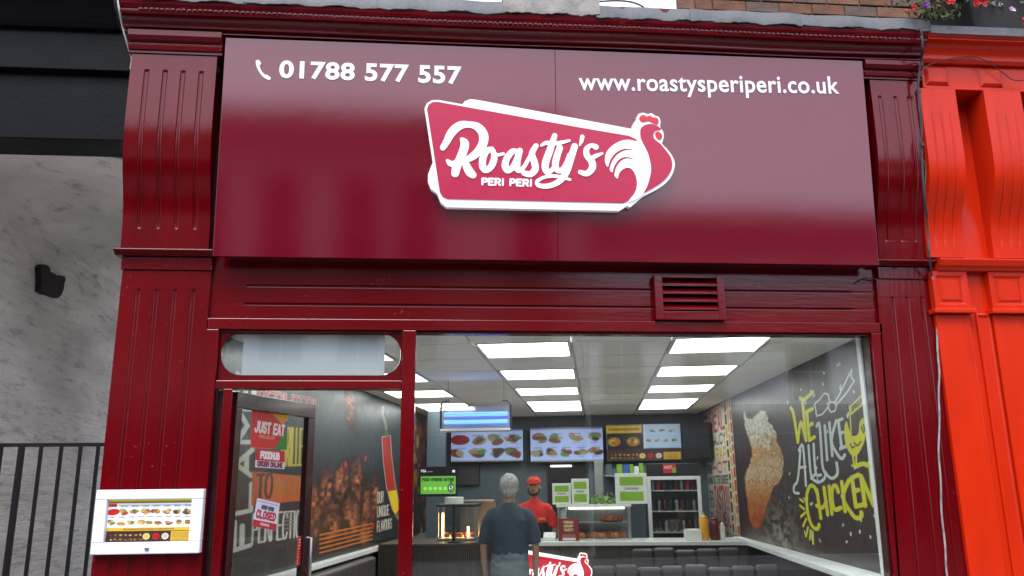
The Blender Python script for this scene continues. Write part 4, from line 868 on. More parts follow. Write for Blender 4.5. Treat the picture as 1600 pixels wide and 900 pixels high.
MB().box(-1.40, 3.3, .125, .8, CH + .045, CH + .1).build('ceiling_front', 'ceiling_bar', ceil)
G = .715; U0, V0 = .128, .600; lit = set()
for cu in (-2, 0, 2):
    for rv in (0, 2, 4, 6, 7): lit.add((cu, rv))
full = None
for cu in range(-3, 6):
    for rv in range(-2, 10):
        if (cu, rv) in lit: continue
        a, b, c, d = U0 + cu * G + .010, U0 + (cu + 1) * G - .010, V0 + rv * G + .010, V0 + (rv + 1) * G - .010
        pl = [(a, c), (b, c), (b, d), (a, d)]
        wp = [I((x, y, 0))[:2] for x, y in pl]
        cp = clip(wp, lambda p: p[1] - .127); cp = clip(cp, lambda p: UV((p[0], p[1], 0))[0] + 1.458) if len(cp) > 2 else cp
        cp = clip(cp, lambda p: 7.195 - UV((p[0], p[1], 0))[1]) if len(cp) > 2 else cp
        cp = clip(cp, lambda p: (np.array(p) - WB) @ WN - .002) if len(cp) > 2 else cp
        if len(cp) < 3: continue
        if len(cp) == 4 and all(abs(p[0] - q[0]) + abs(p[1] - q[1]) < 1e-9 for p, q in zip(cp, wp)):
            ctr = I((a, c, CH))
            if full is None: full = (MB().prism(cp, lambda p: (p[0], p[1], CH - .002), lambda p: (p[0], p[1], CH + .028)).build('ceiling_tile', 'ceiling_tile', ceil), ctr)
            else:
                o = full[0].copy(); COL.objects.link(o); o.parent = ceil; o.location = full[0].location + Vector((ctr[0] - full[1][0], ctr[1] - full[1][1], 0))
        else: MB().prism(cp, lambda p: (p[0], p[1], CH - .002), lambda p: (p[0], p[1], CH + .028)).build('ceiling_tile', 'ceiling_tile', ceil)
rown = {0: 'first', 2: 'second', 4: 'third', 6: 'fourth', 7: 'rearmost'}; coln = {-2: 'above the left wall mural', 0: 'in the middle column', 2: 'in the column by the right wall'}
base = None
for cu, rv in sorted(lit):
    lab = 'square white ceiling light, %s back from the window, %s' % (rown[rv], coln[cu])
    c = Vector(I((U0 + (cu + .5) * G, V0 + (rv + .5) * G, CH)))
    if base is None:
        base = thing('ceiling_light', lab, 'light', c, 'square ceiling lights'); h_ = G / 2 - .012; cc = UV(c)
        J = lambda p: I((cc[0] + p[0], cc[1] + p[1], p[2]))
        mb = MB(J)
        for s_ in (-1, 1): mb.box(-h_, h_, min(s_ * h_, s_ * (h_ - .02)), max(s_ * h_, s_ * (h_ - .02)), CH - .006, CH + .028).box(min(s_ * h_, s_ * (h_ - .02)), max(s_ * h_, s_ * (h_ - .02)), -h_ + .0201, h_ - .0201, CH - .006, CH + .028)
        mb.build('frame', 'ceiling_bar', base)
        MB(J).box(-h_ + .0205, h_ - .0205, -h_ + .0205, h_ - .0205, CH - .001, CH + .02).build('diffuser', 'light_panel', base); bc = c
    else: copy_tree(base, c - bc, None, lab)

# ---- right wall mural
nq = -WL + .001
KQ = .42; rp0 = rp; rp = lambda px, py: (lambda h: (h[0] * KQ, h[1]))(rp0(px, py))
cv = Canvas(nq * KQ, -.03 * KQ, 1.0, CH - .003, .0036)
n1 = vnoise(cv.X, cv.Y, 2.2, 1); n2 = vnoise(cv.X, cv.Y, 14, 2, 5)
base_c = np.array((.16, .09, .085)); cv.c[:] = base_c * (1 + .22 * (n1 - .5))[..., None]
hz = lambda x, y: (1130 + x / 3.909, 620 + y / 3.913)
drum = smoothpts([(130, 95), (160, 150), (240, 88), (272, 145), (318, 215), (328, 290), (358, 350), (366, 420), (350, 500), (302, 560), (275, 640), (245, 740), (215, 796), (180, 780), (160, 700), (150, 600), (137, 520), (150, 450), (176, 400), (180, 330), (165, 260), (140, 180)], 4, True)
DP = [rp(*hz(*p)) for p in drum]
n3 = vnoise(cv.X, cv.Y, 26, 5, 5); n4 = vnoise(cv.X * 1.6, cv.Y, 55, 6, 3)
dust = np.exp(-((cv.X - rp(*hz(330, 700))[0]) / .32) ** 2 - ((cv.Y - 1.05) / .42) ** 2) * np.clip((n3 - .36) * 4.2, 0, 1)
dust = np.maximum(dust, .55 * np.exp(-((cv.X - rp(*hz(250, 860))[0]) / .45) ** 2 - ((cv.Y - 1.0) / .16) ** 2))
cv.c = cv.c * (1 - .85 * dust[..., None]) + np.array((.60, .60, .55)) * .85 * dust[..., None]
fdm = polyfield(cv.X, cv.Y, DP) - .012 + (n3 - .5) * .06; cov = np.clip(.5 - fdm / .012, 0, 1)
zt_, zb_2 = rp(*hz(220, 100))[1], rp(*hz(200, 790))[1]; tt = (cv.Y - zb_2) / (zt_ - zb_2)
crust = np.array((.66, .46, .25)) * (.62 + .75 * n4)[..., None]; low = np.array((.66, .32, .12)) * (.6 + .75 * n3)[..., None]; flour = np.array((.76, .76, .71)) * (.72 + .5 * n4)[..., None]
mixl = np.clip((.32 - tt) * 5, 0, 1)[..., None]; body = crust * (1 - mixl) + low * mixl
fm = np.clip((tt - .66 + (n3 - .5) * .5) * 6, 0, 1)[..., None]; body = body * (1 - fm) + flour * fm
cp_ = np.clip(1 - np.abs(tt - .50 + (n3 - .5) * .4) * 6, 0, 1)[..., None] * .6; body = body * (1 - cp_) + flour * cp_
cv.c = cv.c * (1 - cov[..., None]) + body * cov[..., None]
LT = lambda x, y: rp(1220 + x / 3, 560 + y / 3)
YE, WH = (.78, .77, .08), (.74, .78, .76)
def ink(pts, r_, col, sm=True): cv.stroke([LT(*p) for p in (smoothpts(pts, 4) if sm else pts)], r_, col)
for pts in ([(48, 232), (62, 262), (82, 392)], [(82, 392), (96, 300), (120, 384)], [(120, 384), (104, 200)], [(92, 186), (112, 192), (152, 158)], [(124, 250), (136, 384)], [(122, 252), (150, 236)], [(130, 316), (150, 306)], [(136, 384), (160, 368)],
            [(172, 632), (160, 604), (140, 598), (124, 640), (128, 716), (146, 780), (172, 800), (182, 780)], [(172, 618), (190, 748)], [(205, 606), (222, 732)], [(170, 690), (196, 700), (216, 672)], [(228, 600), (242, 728)], [(272, 626), (262, 598), (246, 604), (242, 656), (256, 708), (284, 700)],
            [(288, 580), (304, 716)], [(322, 570), (294, 650), (330, 720), (356, 748), (380, 740), (380, 722)], [(336, 560), (354, 694)], [(334, 560), (366, 546)], [(344, 624), (366, 616)], [(354, 694), (398, 684)], [(378, 552), (398, 690)], [(378, 552), (438, 688)], [(424, 516), (440, 690)], [(366, 500), (392, 494), (412, 500), (432, 468), (436, 516)]):
    ink(pts, .0165, YE)
for pts in ([(86, 632), (66, 628), (64, 598), (82, 566), (94, 430)], [(86, 432), (106, 414), (120, 596)], [(88, 512), (118, 508)], [(132, 408), (144, 546), (166, 540)], [(156, 402), (166, 536), (190, 546)], [(144, 560), (176, 580), (204, 566), (214, 536)],
            [(170, 318), (184, 314), (196, 490)], [(208, 316), (220, 476)], [(230, 302), (244, 456)], [(262, 292), (240, 386), (266, 446), (288, 470), (302, 452)], [(272, 292), (288, 420)], [(270, 292), (290, 284)], [(280, 352), (294, 346)], [(288, 420), (302, 414)], [(196, 492), (206, 530), (240, 562), (268, 540), (264, 490)]):
    ink(pts, .0125, WH)
for (x0_, y0_, x1_, y1_) in ((92, 660, 108, 672), (92, 690, 112, 706), (96, 742, 118, 722), (106, 786, 122, 752), (120, 834, 130, 792), (138, 848, 142, 806), (154, 868, 152, 814)): cv.stroke([LT(x0_, y0_), LT(x1_, y1_)], .0110, YE)
cv.poly([LT(*p) for p in smoothpts([(303, 308), (312, 296), (322, 330), (338, 362), (366, 352), (372, 296), (394, 278), (408, 300), (402, 360), (386, 412), (362, 452), (340, 458), (318, 432), (304, 392), (300, 350)], 3, True)], YE)
for pts in ([(340, 455), (346, 500)], [(356, 455), (356, 508)], [(336, 502), (352, 506), (362, 512)]): ink(pts, .008, YE, False)
for pts in ([(345, 395), (362, 410), (378, 390)], [(328, 400), (336, 420), (350, 412)], [(380, 320), (392, 350)], [(390, 310), (398, 340)]): ink(pts, .005, (.25, .16, .14), False)
cv.stroke([LT(332, 352), LT(325, 222)], .006, YE); cv.poly([LT(*p) for p in ((325, 225), (386, 165), (380, 190), (395, 214), (330, 268))], YE)
cv.text('SPEED', LT(334, 250), np.array(LT(380, 208)) - LT(334, 250), np.array(LT(334, 228)) - LT(334, 250), .0045, (.25, .16, .14))
bow = [(160, 215), (184, 192), (206, 164), (224, 168), (232, 204), (256, 206), (282, 160), (318, 85), (335, 52), (332, 84), (346, 108), (312, 160), (266, 214), (256, 246), (236, 252), (224, 228), (196, 262), (170, 270), (166, 240), (160, 215)]
cv.stroke([LT(*p) for p in bow], .007, WH); ink([(232, 204), (226, 228)], .006, WH, False); ink([(256, 206), (262, 226)], .006, WH, False)
rr_ = random.Random(5)
for k in range(78):
    x, y = rr_.uniform(30, 440), rr_.uniform(20, 860)
    if 60 < x < 430 and 215 < y < 760 and not (150 < x < 330 and 120 < y < 290) and rr_.random() < .6: continue
    cv.stroke([LT(x, y), LT(x + rr_.uniform(-4, 4), y + rr_.uniform(5, 12))], .007, WH)
mu = cv.mesh('wall_mural', lambda q, z: RW(q / KQ, z, .004), 'print')
tag(mu, 'dark wall mural of floured chicken drumstick with yellow and white slogan', 'mural')
t_ = .045
m_ = MB(); m_.hexa([RW(-.018, 1.0, .0045), RW(.045, 1.0, .0045), RW(.045, 1.0, .02), RW(-.018, 1.0, .02)][::-1], [RW(-.018, CH - .004, .0045), RW(.045, CH - .004, .0045), RW(.045, CH - .004, .02), RW(-.018, CH - .004, .02)][::-1])
tag(m_.build('edge_trim', 'white_ledge', bevel=.002), 'upright white trim strip closing the drumstick mural at the window', 'trim')
e0, e1 = F(1136, 838)[0], 0
m_ = MB(); zl0, zl1 = .955, .998
P1, P2 = RW(.06, 0, .24), RW(-WL, 0, .09)
m_.hexa([(*RW(.06, 0, .002)[:2], zl0), (*P1[:2], zl0), (*P2[:2], zl0), (*RW(-WL, 0, .002)[:2], zl0)][::-1], [(*RW(.06, 0, .002)[:2], zl1), (*P1[:2], zl1), (*P2[:2], zl1), (*RW(-WL, 0, .002)[:2], zl1)][::-1])
tag(m_.build('wall_ledge', 'white_ledge', bevel=.004), 'white ledge below the drumstick mural, tapering towards the counter', 'ledge')

# ---- rear right lettered panel
uR = lambda v: ua - .09 * (v - va) / (9.3 - va) - .004
cv = Canvas(-7.15, -va - .005, 1.0, CH - .004, .009, (.76, .73, .66))
tp = lambda px, py: (lambda p: (-p[1], p[2]))(IU(px, py, ua - .03))
rr_ = random.Random(9); RD, BKc, YL = (.66, .13, .12), (.14, .13, .13), (.72, .58, .14)
x0_, x1_ = -7.15, -va - .005
for c_ in range(3):
    xa_ = x1_ - .16 - c_ * .17; y = 1.02
    while y < 2.55:
        h_ = rr_.uniform(.06, .13); cv.rect(xa_ + .02, xa_ + .135, y, min(y + h_, 2.56), (RD, YL, BKc)[c_] if rr_.random() < .8 else rr_.choice((YL, RD))); y += h_ + .035
for k, (za, h_, col, st_) in enumerate(((1.28, .26, RD, 'TASTY!!!'), (1.08, .15, RD, 'BOX MEAL'), (1.60, .09, BKc, 'BUTTER BURGER'), (1.74, .12, RD, 'HOT'), (1.9, .14, YL, 'WRAP'), (2.1, .12, BKc, 'SAUCY'), (2.28, .2, RD, 'MEAL'), (2.5, .06, RD, 'FAMILY'))):
    cv.text(st_, (-6.6, za), (6.6 - va - .55, 0), (0, h_), h_ * .11, col)
    cv.text(('FRESH', 'GRILL', 'WINGS')[k % 3], (-7.1, za), (.42, 0), (0, h_ * .8), .012, BKc)
cv.poly([tp(*p) for p in ((1092, 722), (1105, 718), (1107, 760), (1100, 772), (1092, 760))], (.10, .07, .06)); cv.text('HP', tp(1093, 752), np.array(tp(1105, 749)) - tp(1093, 752), np.array(tp(1093, 730)) - tp(1093, 752), .03, YL)
tag(cv.mesh('lettered_panel', lambda q, z: I((uR(-q), -q, z)), 'print'), 'white wall panel crowded with red and black food words beside the fridge', 'mural')

# ---- left wall mural
KL = .36; lpx = lambda px, py: (lambda p: (p[1] * KL, p[2]))(IU(px, py, -1.455))
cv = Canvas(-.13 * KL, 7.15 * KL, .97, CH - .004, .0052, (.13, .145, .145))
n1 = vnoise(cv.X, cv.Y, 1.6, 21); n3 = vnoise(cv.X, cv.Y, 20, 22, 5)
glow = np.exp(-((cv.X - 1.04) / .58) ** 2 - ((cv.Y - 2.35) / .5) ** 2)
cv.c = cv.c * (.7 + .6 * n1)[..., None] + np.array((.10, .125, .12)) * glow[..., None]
WT = (.80, .80, .76)
cv.poly([lpx(338, 600), lpx(366, 604), lpx(361.5, 905), lpx(330, 905)], (.76, .75, .70))
def vtext(st_, a, b, c_, r_, col, ol=None): cv.text(st_, lpx(*a), np.array(lpx(*b)) - lpx(*a), np.array(lpx(*c_)) - lpx(*a), r_, col, .3, 1, ol)
vtext('SUPREME BURGER', (359, 640), (352, 742), (364, 641), .008, (.30, .14, .12)); vtext('BOX MEAL', (345, 745), (340, 868), (357, 746), .012, (.72, .14, .12)); vtext('PERI FRIES', (357, 760), (353, 862), (363, 760), .007, (.55, .2, .15)); vtext('SIC', (344, 896), (360, 895), (345, 878), .009, (.72, .55, .12))
vtext('FLAME', (391, 852), (397, 588), (365, 860), .016, WT)
vtext('PERI PERI', (402, 640), (492, 650), (404, 609), .008, (.58, .20, .18), (.004, (.72, .70, .66))); vtext('GRILLED', (440, 728), (478, 726), (442, 668), .009, (.74, .66, .2))
cv.poly([lpx(394, 736), lpx(474, 744), lpx(474, 782), lpx(393, 790)], (.78, .33, .10))
vtext('TO', (401, 779), (424, 776), (403, 742), .009, (.16, .12, .10)); vtext('HOT', (432, 776), (468, 774), (433, 748), .010, (.62, .42, .16))
vtext('PERFECTION', (394, 849), (476, 837), (396, 803), .0072, WT)
for k in range(5): cv.stroke([lpx(446, 826 - k * 6), lpx(458, 825 - k * 6)], .006, (.5, .5, .46))
def meat(px, py, a, b, rot, seed):
    q = random.Random(seed); c = lpx(px, py); s1 = abs(lpx(px + a, py)[0] - c[0]); s2 = abs(lpx(px, py - b)[1] - c[1])
    def tone(X, Y):
        n_ = vnoise(X, Y, 26, seed, 5); e_ = np.clip(1 - ((X - c[0]) / s1) ** 2 - ((Y - c[1]) / s2) ** 2, 0, 1); k_ = np.clip((n_ - .2) * 2.4, 0, 1.35) * (.22 + .95 * e_)
        return np.stack([.12 + .47 * k_, .075 + .27 * k_, .055 + .15 * k_], -1)
    cv.ell(c[0], c[1], s1 * 1.05, s2 * 1.05, tone, 1, rot, .02)
for k, a in enumerate(((490, 800, 14, 52, 0), (575, 795, 11, 46, .1), (512, 770, 14, 42, .2), (534, 752, 13, 40, -.2), (557, 752, 11, 42, .1), (586, 780, 7, 44, 0), (548, 808, 15, 42, .15), (520, 818, 14, 38, -.1), (570, 832, 10, 22, 0), (548, 636, 10, 36, .1))): meat(*a, 300 + k)
for k in range(5): cv.stroke([lpx(500, 864 - k * 7), lpx(582, 842 - k * 6)], .007, (.80, .44, .12))
for px, py in ((540, 726), (583, 822), (571, 716)): cv.ell(*lpx(px, py), .016, .03, (.75, .12, .10))
lft = [(597, 683), (599, 720), (604, 760), (613, 795), (624, 814)]; rgt = [(625, 792), (622, 780), (617, 755), (612, 715), (610, 681)]
PL = [lpx(*p) for p in lft + rgt]; cv.stroke(PL + PL[:1], .007, WT); cv.poly(PL, (.66, .16, .08))
cv.poly([lpx(*p) for p in ((606, 768), (613, 795), (618, 804), (623, 796), (620, 765))], (.86, .76, .10)); cv.poly([lpx(*p) for p in ((618, 804), (624, 814), (626, 800))], (.25, .5, .15))
SP = [lpx(*p) for p in smoothpts([(599, 637), (598, 648), (602, 660), (604, 676)], 4)]; cv.stroke(SP, .015, WT); cv.stroke(SP, .008, (.16, .30, .18)); cv.ell(*lpx(604, 677), .035, .04, (.20, .42, .20))
for st_, a, b, c_ in (('OUR', (589.5, 786), (599, 784.5), (589.5, 769)), ('UNIQUE', (589.5, 808), (608, 804), (589.5, 792)), ('FLAVOURS', (589.5, 831), (612, 825), (589.5, 815))): vtext(st_, a, b, c_, .0052, WT)
for k in range(60):
    q = random.Random(k + 900); cv.ell(q.uniform(5.9, 7.1) * KL, q.uniform(1.0, 2.5), q.uniform(.05, .2) * KL, q.uniform(.04, .12), q.choice(((.62, .36, .15), (.35, .2, .12), (.78, .62, .2), (.55, .22, .12), (.12, .1, .08))), .8, 0, .03)
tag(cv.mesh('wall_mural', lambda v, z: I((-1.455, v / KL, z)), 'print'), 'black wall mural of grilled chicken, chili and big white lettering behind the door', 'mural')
tag(MB(I).box(-1.458, -1.38, -.12, 4.2, .925, .968).build('wall_ledge', 'white_ledge', bevel=.004), 'white ledge along the left wall under the grilled chicken mural', 'ledge')
tag(MB(I).box(-1.458, -1.44, -.05, 4.2, .0, .92).build('wainscot', 'slat_wood'), 'dark wood wainscot under the left wall ledge', 'panelling')

# ================================================================== THE OPEN DOOR
DH, DE = np.array((-1.287, .06)), np.array((-.925, .955)); DL = np.linalg.norm(DE - DH); de = (DE - DH) / DL; dn = np.array((de[1], -de[0]))
def DW(s, z, d=0): p = DH + de * s + dn * d; return (p[0], p[1], z)
def dpx(px, py):
    dr = ray(px, py); n_ = np.array((*dn, 0)); h = CAM + dr * (((np.array((*DH, 0)) - CAM) @ n_) / (dr @ n_)); return (h[:2] - DH) @ de, h[2]
door = thing('shop_door', 'dark red glazed shop door standing open inward', 'door', DW(0, .02))
DB = lambda p: DW(p[0], p[2], -p[1])
sw = .095
MB(DB).box(0, DL, -.022, .022, 2.095, 2.195).build('top_rail', 'door_paint', door, .004)
MB(DB).box(0, DL, -.022, .022, .02, .27).build('bottom_rail', 'door_paint', door, .004)
MB(DB).box(0, .06, -.0218, .0218, .271, 2.094).build('hinge_stile', 'door_paint', door, .003)
MB(DB).box(DL - sw, DL, -.0218, .0218, .271, 2.094).build('lock_stile', 'door_paint', door, .004)
MB(DB).box(.058, DL - sw + .002, -.003, .003, .268, 2.097).build('door_pane', 'thin_glass', door)
MB(DB).tube([(DL - .05, -.022, .95), (DL - .05, -.06, .95), (DL - .05, -.06, 1.25), (DL - .05, -.022, 1.25)], .011).build('handle', 'steel', door, smooth=50)
def sticker(name, label, cat, quad, fn, h=.003, off=.006, mat='print_matt'):
    q = [np.array(dpx(*p)) for p in quad]     # lower left, lower right, upper left: a parallelogram on the glass
    o, ex, ey = q[0], q[1] - q[0], q[2] - q[0]; W_, H_ = np.linalg.norm(ex), np.linalg.norm(ey)
    cv = Canvas(0, 1, 0, H_ / W_, h / W_); fn(cv, H_ / W_)
    f = lambda x, y, d: DW(*(o + ex * x + ey * (y * W_ / H_)), off + d)
    ob = cv.mesh(name, lambda x, y: f(x, y, 0), mat); return tag(ob, label, cat)
def art_eat(cv, H):
    cv.rect(0, 1, 0, H, (.78, .14, .10)); cv.poly([(.52, H), (1, H), (1, H * .62), (.88, H * .66)], (.80, .55, .08)); cv.rect(.93, 1, H * .4, H * .8, (.16, .34, .55)); cv.poly([(.64, 0), (1, 0), (1, H * .55), (.86, H * .42)], (.22, .48, .16))
    cv.text('JUST EAT', (.10, H * .44), (.80, -.02), (.02, H * .26), .022, (.88, .84, .82), .45); cv.text('DOWNLOAD APP', (.22, H * .28), (.42, -.01), (0, H * .07), .008, (.80, .5, .45))
sticker('delivery_poster', 'red delivery poster with green and yellow corners on the door glass', 'poster', ((390, 699), (447, 703), (392, 640)), art_eat)
def art_hub(cv, H):
    cv.rect(0, 1, 0, H, (.80, .76, .82)); cv.rect(0, 1, H * .38, H, (.72, .12, .13)); cv.text('FOODHUB', (.18, H * .52), (.62, 0), (0, H * .32), .022, (.9, .86, .86)); cv.text('ORDER ONLINE', (.08, H * .09), (.84, 0), (0, H * .22), .017, (.48, .16, .24))
sticker('order_sticker', 'small red and white online ordering sticker on the door glass', 'sticker', ((397, 730), (443, 733), (398, 700.5)), art_hub, .0022, .007)
def art_closed(cv, H):
    cv.rect(0, 1, 0, H, (.80, .80, .88)); cv.rect(0, 1, 0, H * .24, (.70, .12, .16)); cv.rect(.05, .95, H * .90, H * .915, (.35, .35, .5))
    cv.text("SORRY WE'RE", (.25, H * .68), (.52, 0), (0, H * .10), .018, (.25, .25, .36)); cv.text('CLOSED', (.10, H * .34), (.80, 0), (0, H * .24), .026, (.70, .12, .18), .5); cv.text('FOODHUB', (.32, H * .10), (.36, 0), (0, H * .06), .012, (.85, .7, .7))
sticker('closed_sign', 'white and red closed sign hanging tilted on the door glass', 'sign', ((391.5, 822), (428, 829), (399.5, 778)), art_closed, .0022, .012)
def art_strip(cv, H):
    cv.rect(0, 1, 0, H, (.72, .13, .12)); rr_ = random.Random(4)
    for k in range(9): cv.rect(.3, .3 + rr_.uniform(.15, .5), H * (.06 + k * .1), H * (.10 + k * .1), (.88, .8, .78))
sticker('narrow_sticker', 'narrow upright red sticker at the free edge of the open door', 'sticker', ((460, 884), (467, 883), (464, 838)), art_strip, .003, .007)

# ================================================================== ON AND BEHIND THE SHOP WINDOW
a, b = F(377, 588, .1), F(602, 521, .1)
tag(MB().box(a[0], b[0], .095, .101, F(490, 589, .1)[2], F(490, 522, .1)[2]).build('white_board', 'opal_board'), 'plain white board behind the rounded fanlight above the door', 'board')
hy = thing('hygiene_sticker', 'green food hygiene rating sticker on the shop window', 'sticker', tuple(F(685, 775, .062)))
x0, x1, z0, z1 = F(655, 750, .062)[0], F(715, 750, .062)[0], F(685, 776, .062)[2], F(685, 729, .062)[2]
cv = Canvas(x0, x1, z0, z1, .0018, (.03, .035, .04)); W_, H_ = x1 - x0, z1 - z0; q = lambda u, v: (x0 + u * W_, z0 + v * H_)
cv.rect(*[x0 + W_ * .04, x0 + W_ * .95], z0 + H_ * .09, z0 + H_ * .68, (.36, .62, .20)); cv.text('FOOD HYGIENE RATING', q(.08, .52), (W_ * .82, 0), (0, H_ * .09), .0022, (.08, .16, .06))
for k in range(5): cv.ell(*q(.16 + .13 * k, .27), W_ * .045, H_ * .06, (.55, .80, .36)); cv.text('1', q(.15, .24), (1e-3, 0), (0, .01), .001, (.1, .2, .1))
cv.ell(*q(.83, .29), W_ * .085, H_ * .15, (.04, .06, .08)); cv.ell(*q(.83, .29), W_ * .06, H_ * .105, (.75, .85, .7)); cv.text('5', q(.805, .22), (W_ * .05, 0), (0, H_ * .14), .003, (.03, .04, .05))
cv.poly([q(.79, .5), q(.87, .5), q(.83, .44)], (.05, .1, .05)); cv.text('FSA', q(.05, .82), (W_ * .12, 0), (0, H_ * .07), .002, (.75, .78, .8)); cv.rect(x0 + W_ * .86, x0 + W_ * .93, z0 + H_ * .80, z0 + H_ * .88, (.8, .82, .84)); cv.rect(x0 + W_ * .2, x0 + W_ * .35, z0 + H_ * .82, z0 + H_ * .84, (.5, .52, .55))
cv.mesh('sticker_face', lambda x, y: (x, .0605, y), 'print', hy); MB().box(x0, x1, .061, .066, z0, z1).build('sticker_back', 'black_plastic', hy)

# ---- helper: a rectangle of the photo at depth v in the room
def BR(px0, py0, px1, py1, v):
    cx, cy = (px0 + px1) / 2, (py0 + py1) / 2; return IV(px0, cy, v)[0], IV(px1, cy, v)[0], IV(cx, py1, v)[2], IV(cx, py0, v)[2]
# ---- menu screens
for k, (rc_, kind, lab) in enumerate((((705, 671, 817, 721), 'light', 'pale menu screen behind the blue insect killer'), ((829, 668, 942, 721), 'light2', 'middle pale menu screen showing two rows of dishes'), ((948, 663, 1064, 719), 'dark', 'dark and yellow menu screen above the drinks fridge'))):
    u0, u1, z0, z1 = BR(*rc_, 7.0); ms = thing('menu_screen', lab, 'screen', I(((u0 + u1) / 2, 7.0, z0)), 'menu screens over the counter')
    MB(I).box(u0 - .012, u1 + .012, 7.0, 7.06, z0 - .012, z1 + .012).build('casing', 'black_plastic', ms, .004)
    MB(I).box((u0 + u1) / 2 - .1, (u0 + u1) / 2 + .1, 7.061, 7.199, z0 + .15, z1 - .15).build('bracket', 'black_plastic', ms)
    cv = Canvas(u0, u1, z0, z1, .009); menu_art(cv, u0, u1, z0, z1, 'dark' if kind == 'dark' else 'light', 1 if kind == 'light' else 2)
    if kind != 'dark': cv.c *= np.array((.72, .80, 1.0))
    cv.mesh('display', lambda x, y: I((x, 6.996, y)), 'screen', ms)
u0, u1, z0, z1 = BR(1070, 662, 1104, 716, 6.6); ms = thing('side_screen', 'switched off black screen turned sideways by the lettered panel', 'screen', I((u0, 6.6, z0)))
MB(I).hexa([(u0, 6.95, z0), (u0 + .05, 7.0, z0), (u1 + .05, 6.4, z0), (u1, 6.35, z0)][::-1], [(u0, 6.95, z1), (u0 + .05, 7.0, z1), (u1 + .05, 6.4, z1), (u1, 6.35, z1)][::-1]).build('casing', 'black_plastic', ms, .004)
MB(I).tube([(u1 + .02, 6.7, (z0 + z1) / 2), (uR(6.7) - .0, 6.75, (z0 + z1) / 2)], .02).build('wall_arm', 'black_plastic', ms)
# ---- insect killer
vK = 2.6; u0, u1, z0, z1 = BR(691, 633, 796, 672, vK)
ik = thing('insect_killer', 'hanging insect killer with two blue tubes under the ceiling', 'insect killer', I(((u0 + u1) / 2, vK, z0)))
MB(I).box(u0, u1, vK + .06, vK + .10, z0 + .02, z1).build('back_plate', 'steel', ik, .003)
MB(I).box(u0 - .01, u1 + .01, vK - .06, vK + .10, z0 - .012, z0 + .012).build('tray', 'alu_white', ik, .004)
for s_, z_ in ((.62, z1 - .085), (.62, z1 - .155)): MB(I).tube([(u0 + .02, vK, z_), (u1 - .02, vK, z_)], .019, 10).build('lamp_tube', 'blue_tube', ik, smooth=60)
MB(I).tube([(u0 + .02, vK + .02, z1 - .028), (u0 + .30, vK + .02, z1 - .028)], .013, 10).build('white_tube', 'white_tube', ik, smooth=60)
mb = MB(I)
for k in range(33): x = u0 + .02 + (u1 - u0 - .04) * k / 32; mb.tube([(x, vK - .045, z0 + .01), (x, vK - .045, z1 - .04)], .0016, 4)
for k in range(4): z = z0 + .04 + k * .055; mb.tube([(u0, vK - .043, z), (u1, vK - .043, z)], .0016, 4)
mb.build('guard_grille', 'steel', ik)
for x, d in ((u0 - .012, .10), (u1 + .012, -.10)):
    MB(I).tube(smoothpts([(x, vK, z0 - .01), (x, vK, z1 - .02), (x + d * .12, vK, z1 + .03), (x + d * .5, vK, z1 + .04), (x + d * .8, vK, z1 + .04)], 4), .011, 8).build('hanger', 'dark_metal', ik, smooth=60)
    MB(I).tube([(x + d * .7, vK, z1 + .045), (x + d * .7, vK, CH - .003)], .002, 5).build('chain', 'dark_metal', ik)

# ---- counter
CVF = 4.10; ct = thing('service_counter', 'white topped service counter with dark plank front', 'counter', I((1.4, CVF, 0)))
MB(I).box(-.12, uR(5) - .06, CVF, CVF + .62, .955, 1.0).build('counter_top', 'counter_white', ct, .006)
for k in range(7): MB(I).box(-.1, uR(5) - .07, CVF + .05, CVF + .08, .05 + k * .129, .05 + k * .129 + .124).build('plank', 'slat_wood', ct, .003)
MB(I).box(-.1, uR(5) - .07, CVF + .0805, CVF + .58, .0, .953).build('carcass', 'dark_wall', ct)
rc = thing('ribbed_counter', 'rounded counter end with dark ribbed wooden front', 'counter', I((-.8, 3.9, 0)))
edge = []; ru, rvv = IV(757, 870, 4.3)[0], 3.86
for k in range(61):
    t = k / 60; u = -1.375 + (ru + 1.375) * t; q = max(0, (t - .6) / .4); edge.append((u, rvv + .42 * (1 - math.sqrt(max(0, 1 - q * q)))))
mb = MB(I); mb.loft([[(u, v, .0) for u, v in edge] + [(ru, 4.9, 0), (-1.375, 4.9, 0)], [(u, v, .972) for u, v in edge] + [(ru, 4.9, .972), (-1.375, 4.9, .972)]]).build('carcass', 'dark_wall', rc)
mb = MB(I)
for (u, v), (u2, v2) in zip(edge[:-1], edge[1:]):
    L_ = math.hypot(u2 - u, v2 - v); nu, nv = (v2 - v) / L_, -(u2 - u) / L_; s_ = .62
    a = (u, v); b = (u + (u2 - u) * s_, v + (v2 - v) * s_); o1 = .012
    mb.hexa([(a[0] + nu * o1, a[1] + nv * o1, .04), (b[0] + nu * o1, b[1] + nv * o1, .04), (b[0], b[1], .04), (a[0], a[1], .04)], [(a[0] + nu * o1, a[1] + nv * o1, .968), (b[0] + nu * o1, b[1] + nv * o1, .968), (b[0], b[1], .968), (a[0], a[1], .968)])
mb.build('ribbed_front', 'slat_wood', rc, kind='stuff')
MB(I).loft([[(u, v - .02, .973) for u, v in edge] + [(ru, 4.9, .973), (-1.375, 4.9, .973)], [(u, v - .02, 1.0) for u, v in edge] + [(ru, 4.9, 1.0), (-1.375, 4.9, 1.0)]]).build('counter_top', 'slat_wood', rc, .004)
